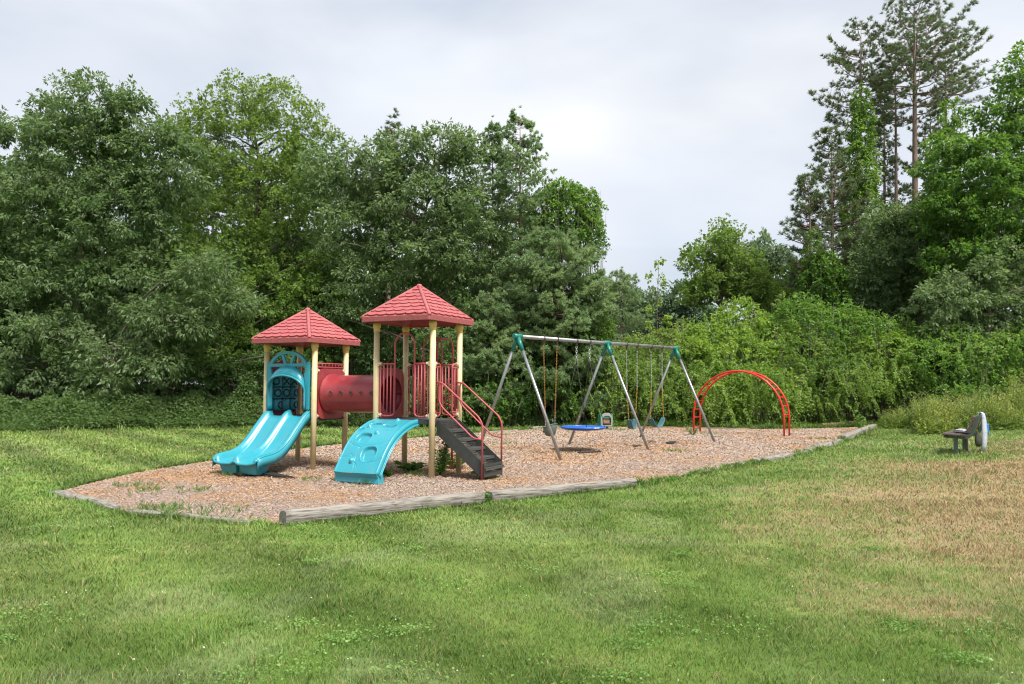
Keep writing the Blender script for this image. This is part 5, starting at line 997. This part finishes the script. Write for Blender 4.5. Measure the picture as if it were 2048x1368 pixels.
for s in (-1, 1):
    top = (s * hw, 0, ZH - .42); y = (s * (.17 + .4 * (hw - .17) * .45), 0, .46); chain('chain', r, top, y, 'ochain', .0075)
    chain('chain', r, y, (s * .175, 0, .24), 'zinc', .006)
# lower half of the bucket's chains is coated yellow
# blue disc
t0, t1 = beam_t(1153), beam_t(1179); r, hw = hung('disc_swing', 'big blue saucer swing hanging low between the first and second frame', t0, t1, .545)
mb = MB(); R = .565; pr = [(0.001, -.045), (.25, -.045), (.42, -.03), (R - .04, -.008), (R, .014), (R + .004, .030), (R - .02, .044), (R - .06, .040), (.3, .012), (.001, .010)]; mb.lathe(pr, (0, 0, 0), 56); ds = mb.build('disc', M['blue'], r)
rm = MB(); rm.tube([((R - .012) * math.cos(k / 56 * 2 * PI), (R - .012) * math.sin(k / 56 * 2 * PI), .034) for k in range(56)], .021, 8, closed=True); rm.build('rim', M['blue'], ds)
wm = MB()
for k in range(5):
    a = -2.02 + k * .062; c, s = math.cos(a), math.sin(a); wm.box(((R + .006) * c, (R + .006) * s, .040), (.006, .030, .026 if k % 2 else .018), Matrix.Rotation(a, 3, 'Z'))
wm.build('rim_print', M['white'], ds)
rp_ = MB()
for s in (-1, 1):
    chain('chain', r, (s * hw, 0, ZH - .545), (s * hw, 0, ZH - .545 - .36), 'zinc', .013, .05)
    kn = Vector((s * hw, 0, ZH - .545 - .36))
    for q in (-1, 1):
        e = Vector((s * .38, q * .38, .05)); rp = MB(); rp.tube([kn, e], .0065, 6); rp.build('rope', M['blackplastic'], r)
    nb = MB(); nb.tube([kn + Vector((0, 0, .03)), kn - Vector((0, 0, .10))], .017, 8); nb.build('rope_loop', M['blackplastic'], r)
# belt swings
def belt(label, pa, pb, twist):
    t0, t1 = beam_t(pa), beam_t(pb); r, hw = hung('belt_swing', label, t0, t1, .44, 'two blue green belt swings'); mb = MB(); g = []
    for i in range(22):
        u = -1 + 2 * i / 21; x = hw * .95 * math.copysign(abs(u) ** .75, u) * .93; z = .26 * abs(u) ** 1.8; w = .085 * (1 - .25 * abs(u) ** 8) ; g.append([(x, w * q + twist * u * .05, z + .006 * (1 - q * q)) for q in (-1, -.8, -.4, 0, .4, .8, 1)])
    mb.shell(g, .014); mb.build('seat', M['belt'], r)
    for s in (-1, 1):
        e = (s * hw * .93, twist * s * .05, .27); m_ = (s * hw * .97, 0, .98 + .12); tp = (s * hw, 0, ZH - .44); chain('chain', r, tp, m_, 'zinc', .0075, .04); chain('chain', r, m_, e, 'ychain', .009, .05)
        tr = MB(); tr.add([(e[0], e[1] - .03, e[2] - .02), (e[0], e[1] + .03, e[2] - .02), (e[0], e[1], e[2] + .04), (e[0] + .008, e[1], e[2])], [(0, 1, 2), (0, 2, 3), (1, 3, 2), (0, 3, 1)]); tr.build('bracket', M['zinc'], r)
belt('blue green belt swing with its chains crossing the middle leg of the frame', 1253, 1274, 1)
belt('blue green belt swing nearest the far end of the frame', 1302, 1324, -1)

# ================================================================== RED ARCH CLIMBER
A0, A1 = Vector((6.165, 26.52, 0)), Vector((8.60, 24.73, 0)); ad = (A1 - A0); aL = ad.length; AW = .54
ar = thing('arch_climber', 'bright red arched ladder climber in front of the vines', 'climbing arch', A0, math.atan2(ad.y, ad.x)); nr, leg = aL / 2, .62; top = 2.10
path = [(0, -.1), (0, leg)] + [(nr - nr * math.cos(k / 26 * PI), leg + (top - leg) * math.sin(k / 26 * PI) ** 1.0) for k in range(1, 26)] + [(aL, leg), (aL, -.1)]
for y in (0, AW): mb = MB(); mb.tube([(x, y, z) for x, z in path], .031, 10); mb.build('side_rail', M['archred'], ar)
dense = []; acc_ = 0
for (x0, z0), (x1, z1) in zip(path[:-1], path[1:]):
    for k in range(20): dense.append((x0 + (x1 - x0) * k / 20, z0 + (z1 - z0) * k / 20))
s = 0; nxt = .32
for (x0, z0), (x1, z1) in zip(dense[:-1], dense[1:]):
    s += math.hypot(x1 - x0, z1 - z0)
    if s >= nxt and s < 5.6: nxt += .295; mb = MB(); mb.tube([(x1, 0, z1), (x1, AW, z1)], .019, 8); mb.build('rung', M['archred'], ar)

# ================================================================== SPRING RIDER
P = G(1212, 859); sr = thing('spring_rider', 'small spring rider with a green and tan arched panel behind the blue disc', 'spring rider', (P.x, P.y, 0), .15)
mb = MB(); out_ = [(-.20, .12), (.20, .12), (.22, .42), (.17, .55), (.08, .61), (-.08, .61), (-.17, .55), (-.22, .42)]; in_ = [(-.155, .16), (.155, .16), (.165, .40), (.12, .47), (.06, .50), (-.06, .50), (-.12, .47), (-.165, .40)]; f = lambda p, t: (p[0], t, p[1])
mb.ringplate(out_, in_, f, -.12, -.095); body = mb.build('front_panel', M['edge'], sr, bevel=.004)
mb = MB(); mb.prism([(x * .99, z * .99 + .004) for x, z in [(-.20, .42), (.20, .42), (.16, .545), (.08, .60), (-.08, .60), (-.16, .545)]], f, -.094, -.08); mb.build('green_top', M['ridergreen'], sr)
mb = MB(); mb.lathe([(.10, -.02), (.14, -.015), (.14, .015), (.10, .02)], (0, -.03, .42), 18, 'y'); mb.box((0, .0, .30), (.27, .10, .13)); mb.build('backrest', M['tan'], sr, bevel=.02)
mb = MB(); mb.box((0, .02, .21), (.30, .26, .06)); mb.box((0, .1, .17), (.29, .03, .10)); mb.build('seat', M['brown'], sr, bevel=.01)
mb = MB(); f2 = lambda p, t: (t, p[0], p[1])
for x0, x1 in ((.205, .235), (-.235, -.205)): mb = MB(); mb.prism([(-.12, .12), (.26, .14), (.34, .30), (.26, .50), (.06, .60), (-.10, .56)], f2, x0, x1); mb.build('side_panel', M['ridergreen'], sr, bevel=.006)
mb = MB(); mb.tube([(.075 * math.cos(k * .55), .06 + .075 * math.sin(k * .55), .01 + .0028 * k) for k in range(44)], .013, 6); mb.build('spring', M['brown'], sr)

# ================================================================== BENCH, CLOTHS, BAGS
BP = G(1911.5, 919.5); BD = math.atan2(.80, .60); benchz = float(terr(BP.x, BP.y)); bl = 1.75
# local frame: x along the seat (away from the viewer), y across: seat front at +y (picture left), back at -y
BP = BP + Vector((math.cos(BD - PI / 2), math.sin(BD - PI / 2), 0)) * .085
bench = thing('park_bench', 'weathered wooden slat bench on grey green steel supports, seen end on', 'bench', (BP.x, BP.y, benchz), BD)
SE, BK = .46, .88
for k in range(4):
    mb = MB(); mb.box((bl / 2 - .16, .27 - k * .118, SE - .008 * k), (bl, .105, .045)); mb.build('seat_slat', M['wood'], bench, bevel=.008)
mb = MB(); mb.box((bl / 2 - .16, .27, SE - .055), (bl - .1, .06, .05)); mb.build('under_rail', M['wood'], bench, bevel=.006)
bdir = Vector((0, -.36, .93)).normalized()
for k in range(3):
    c = Vector((bl / 2 - .16, -.165, SE + .055)) + bdir * (.065 + k * .13); mb = MB(); mb.box(c, (bl, .040, .115), Matrix.Rotation(math.atan2(.36, .93), 3, 'X')); mb.build('back_slat', M['wood'], bench, bevel=.008)
for x in (0.0, bl - .34):
    mb = MB(); mb.box((x, .075, SE * .5 - .06), (.06, .085, SE - .02)); mb.build('leg', M['benchsteel'], bench, bevel=.006)
    pts = fillet([(0, .25, SE - .055), (0, -.13, SE - .075), (0, -.225, SE - .02), (0, -.225 - .16, SE + .42)], .10, 6); g = [[(x - .035, p.y, p.z) for p in pts], [(x + .035, p.y, p.z) for p in pts]]
    mb = MB(); n = len(pts); v = []
    for i, p in enumerate(pts):
        t = (pts[min(i + 1, n - 1)] - pts[max(i - 1, 0)]).normalized(); nn = Vector((0, -t.z, t.y)) * .032
        for sx in (-.032, .032):
            for sg in (-1, 1): v.append((x + sx, p.y + nn.y * sg, p.z + nn.z * sg))
    fs = []
    for i in range(n - 1):
        a, b = i * 4, i * 4 + 4
        for q, w in ((0, 1), (1, 3), (3, 2), (2, 0)): fs.append((a + q, a + w, b + w, b + q))
    fs += [(0, 2, 3, 1), (n * 4 - 4, n * 4 - 3, n * 4 - 1, n * 4 - 2)]; mb.add(v, fs); mb.build('support_bracket', M['benchsteel'], bench)
mb = MB(); mb.box((.42, -.08, SE * .5 - .06), (.05, .06, SE - .04)); mb.build('leg', M['steel'], bench, bevel=.004)
def world_of(o, p): return Matrix.Translation(o.location) @ Matrix.Rotation(BD, 4, 'Z') @ Vector(p)
def cloth(name, label, cat, path, x0, x1, m, wob=.02, th=.010, seed=0, flare=0):
    """a cloth hung along path (y, z) between x0 and x1, with folds"""
    pts = fillet([(0, *p) for p in path], .05, 4); n = len(pts); cols = 26; g = []; L = [0]
    for a, b in zip(pts[:-1], pts[1:]): L.append(L[-1] + (b - a).length)
    for i, p in enumerate(pts):
        s = L[i] / L[-1]; row = []
        for j in range(cols):
            u = j / (cols - 1); xx = x0 + (x1 - x0) * (u + (.10 * math.sin(s * 4 + seed) * (1 - .5 * u)) * flare); w = wob * math.sin(u * 13 + seed + s * 2) * min(1, max(0, s - .25) * 3 + .1) + wob * .6 * math.sin(u * 31 + seed * 2); row.append((xx, p.y + w * .9 - .012, p.z + w * .25 + .014 * math.sin(u * 7 + seed) * s))
        g.append(row)
    q = world_of(bench, ((x0 + x1) / 2, -.3, .5)); o = Vector(q); mb = MB(); Mx = Matrix.Translation(-o) @ Matrix.Translation(bench.location) @ Matrix.Rotation(BD, 4, 'Z')
    mb.shell([[tuple(Mx @ Vector(p)) for p in r] for r in g], th); ob = mb.build(name, M[m]); ob.location = o; return tag(ob, label, cat)
cloth('towel', 'long white towel with faint blue print hanging over the back of the bench', 'towel', [(-.20, .62), (-.27, .80), (-.315, .905), (-.345, .935), (-.39, .92), (-.405, .80), (-.41, .5), (-.40, .25), (-.36, .04)], .50, .76, 'cloth', .034, .004, 1, 1.6)
cloth('folded_cloth', 'white and purple cloth lying on the bench seat against the back', 'cloth', [(.16, .505), (.05, .535), (-.06, .50), (-.115, .52), (-.145, .60), (-.20, .72)], .30, .80, 'purple', .018, .022, 3, .5)
mb = MB(); pr = [(.01, -.17), (.05, -.16), (.075, -.10), (.08, -.02), (.065, .07), (.03, .13), (.012, .16)]; g = [[(q * math.cos(k / 20 * 2 * PI), q * .55 * math.sin(k / 20 * 2 * PI) + .01 * math.sin(z * 20), z + .008 * math.sin(k * 2.1)) for k in range(21)] for q, z in pr]; mb.shell(g, .006); mb.tube([(0, 0, .18), (.01, -.01, .34), (.0, .02, .45)], .008, 6)
w = world_of(bench, (.28, -.33, .36)); ob = mb.build('hanging_bag', M['bag']); ob.location = w; tag(ob, 'dark patterned bag hanging behind the bench back, left of the towel', 'bag')
root = thing('blue_bag', 'small blue plastic bag with orange tip hanging at the far end of the bench back', 'bag', world_of(bench, (1.30, -.40, .50)), BD)
mb = MB(); mb.shell([[(.05 * u * (1 + .3 * t), .02 * math.sin(u * 5 + t * 3), .16 - .26 * t) for u in np.linspace(-1, 1, 9)] for t in np.linspace(0, 1, 8)], .02); mb.build('pouch', M['bluebag'], root); mb = MB(); mb.lathe([(.016, -.14), (.022, -.12), (.018, -.095)], (0, 0, 0), 10); mb.build('tip', M['orange'], root)

# ================================================================== WEEDS, MATS AND LITTER
def leafy_plant(name, label, p, n, h, L, W, fm='weed', spread=.5, tb=.5, rosette=False, per=26):
    root = thing(name, label, 'plant', (p.x, p.y, 0)); acc = Acc(); mb = MB()
    for k in range(n):
        az = RNG.random() * 2 * PI; s = spread * RNG.random() ** .6; H = h * (.5 + .6 * RNG.random()); t = np.linspace(.12, 1, per); q = np.stack([math.cos(az) * s * t, math.sin(az) * s * t, H * (t if not rosette else t * (1.6 - t))], 1)
        a2 = RNG.random(per) * 2 * PI; D = np.stack([np.cos(a2) + .5 * math.cos(az), np.sin(a2) + .5 * math.sin(az), .35 - .2 * t], 1); LL = L * (.6 + .6 * RNG.random(per)); acc.put(q, D, LL, LL * W, tb + RNG.normal(0, .14, per)); mb.tube([(0, 0, 0), tuple(q[per // 2]), tuple(q[-1])], .005, 4, caps=False)
    acc.mesh('foliage', FM[fm], root, .4); mb.build('stems', FM[fm], root)
leafy_plant('tall_weed', 'tall feathery weed growing beside the front post of the right tower', G(880, 952), 15, .62, .10, .22, spread=.22, tb=.72, per=34)
leafy_plant('tall_weed', 'bushy green weed behind the stairs at the foot of the corkscrew pole', G(908, 938), 11, .32, .11, .3, spread=.32, tb=.45, per=26)
leafy_plant('broadleaf_weed', 'dark broad leaved weed under the right tower', G(818, 942), 11, .16, .14, .45, spread=.30, tb=.28, per=9)
leafy_plant('broadleaf_weed', 'low spreading green weed at the front of the stairs', G(968, 955), 12, .14, .12, .4, spread=.26, tb=.55, per=9)
leafy_plant('broadleaf_weed', 'small green weed between the ramp and the rear post', G(775, 955), 8, .17, .10, .35, spread=.14, tb=.35, per=9)
leafy_plant('tall_weed', 'leafy green weed filling the gap between the two front logs', G(968, 1005), 7, .13, .09, .3, spread=.12, tb=.5, per=14)
leafy_plant('tall_weed', 'small pale leaved seedling in front of the brown split log', G(1722, 862), 5, .75, .16, .5, spread=.12, tb=.75, per=12)
leafy_plant('tall_weed', 'thin weeds at the left foot of the red arch', G(1385, 872), 8, .45, .10, .25, spread=.30, tb=.4, per=12)
def mat_scrap(label, pts, th=.03):
    W_ = [G(x, y) for x, y in pts]; c = sum(W_, Vector()) / len(W_); top = [(p.x - c.x, p.y - c.y, th + .006 * math.sin(i * 2.1)) for i, p in enumerate(W_)]; bot = [(x * 1.02, y * 1.02, 0) for x, y, z in top]; n = len(top)
    mb = MB(); mb.add(top + bot, [tuple(range(n)), tuple(range(n, 2 * n))[::-1]] + [(i, n + i, n + (i + 1) % n, (i + 1) % n) for i in range(n)]); o = mb.build('rubber_mat', M['blackplastic']); o.location = (c.x, c.y, 0.012); tag(o, label, 'mat', 'worn black rubber mats buried in the chips')
mat_scrap('black rubber mat edge showing by the foot of the slide', [(505, 946), (530, 947), (555, 951), (590, 959), (565, 958), (540, 954), (515, 950)], .035)
mat_scrap('thin black mat edge showing under the blue disc', [(1155, 907), (1180, 906.5), (1203, 904.3), (1203, 905.5), (1180, 908), (1158, 908.5)])
mat_scrap('small black mat corner under the left belt swing', [(1262, 894), (1275, 892.6), (1285, 894), (1272, 895.8)])
mat_scrap('black mat corner under the right belt swing', [(1332, 887), (1342, 884.6), (1352, 885), (1348, 887.5), (1338, 889)])
mb = MB(); mb.shell([[(.05 * u, .035 * t, .03 + .018 * math.sin(u * 3 + t * 2)) for u in np.linspace(-1, 1, 7)] for t in np.linspace(-1, 1, 5)], .004); o = mb.build('dead_leaf', M['deadleaf']); p = G(1660, 1015); o.location = (p.x, p.y, p.z); tag(o, 'pale curled dead leaf lying on the brown part of the lawn', 'leaf')
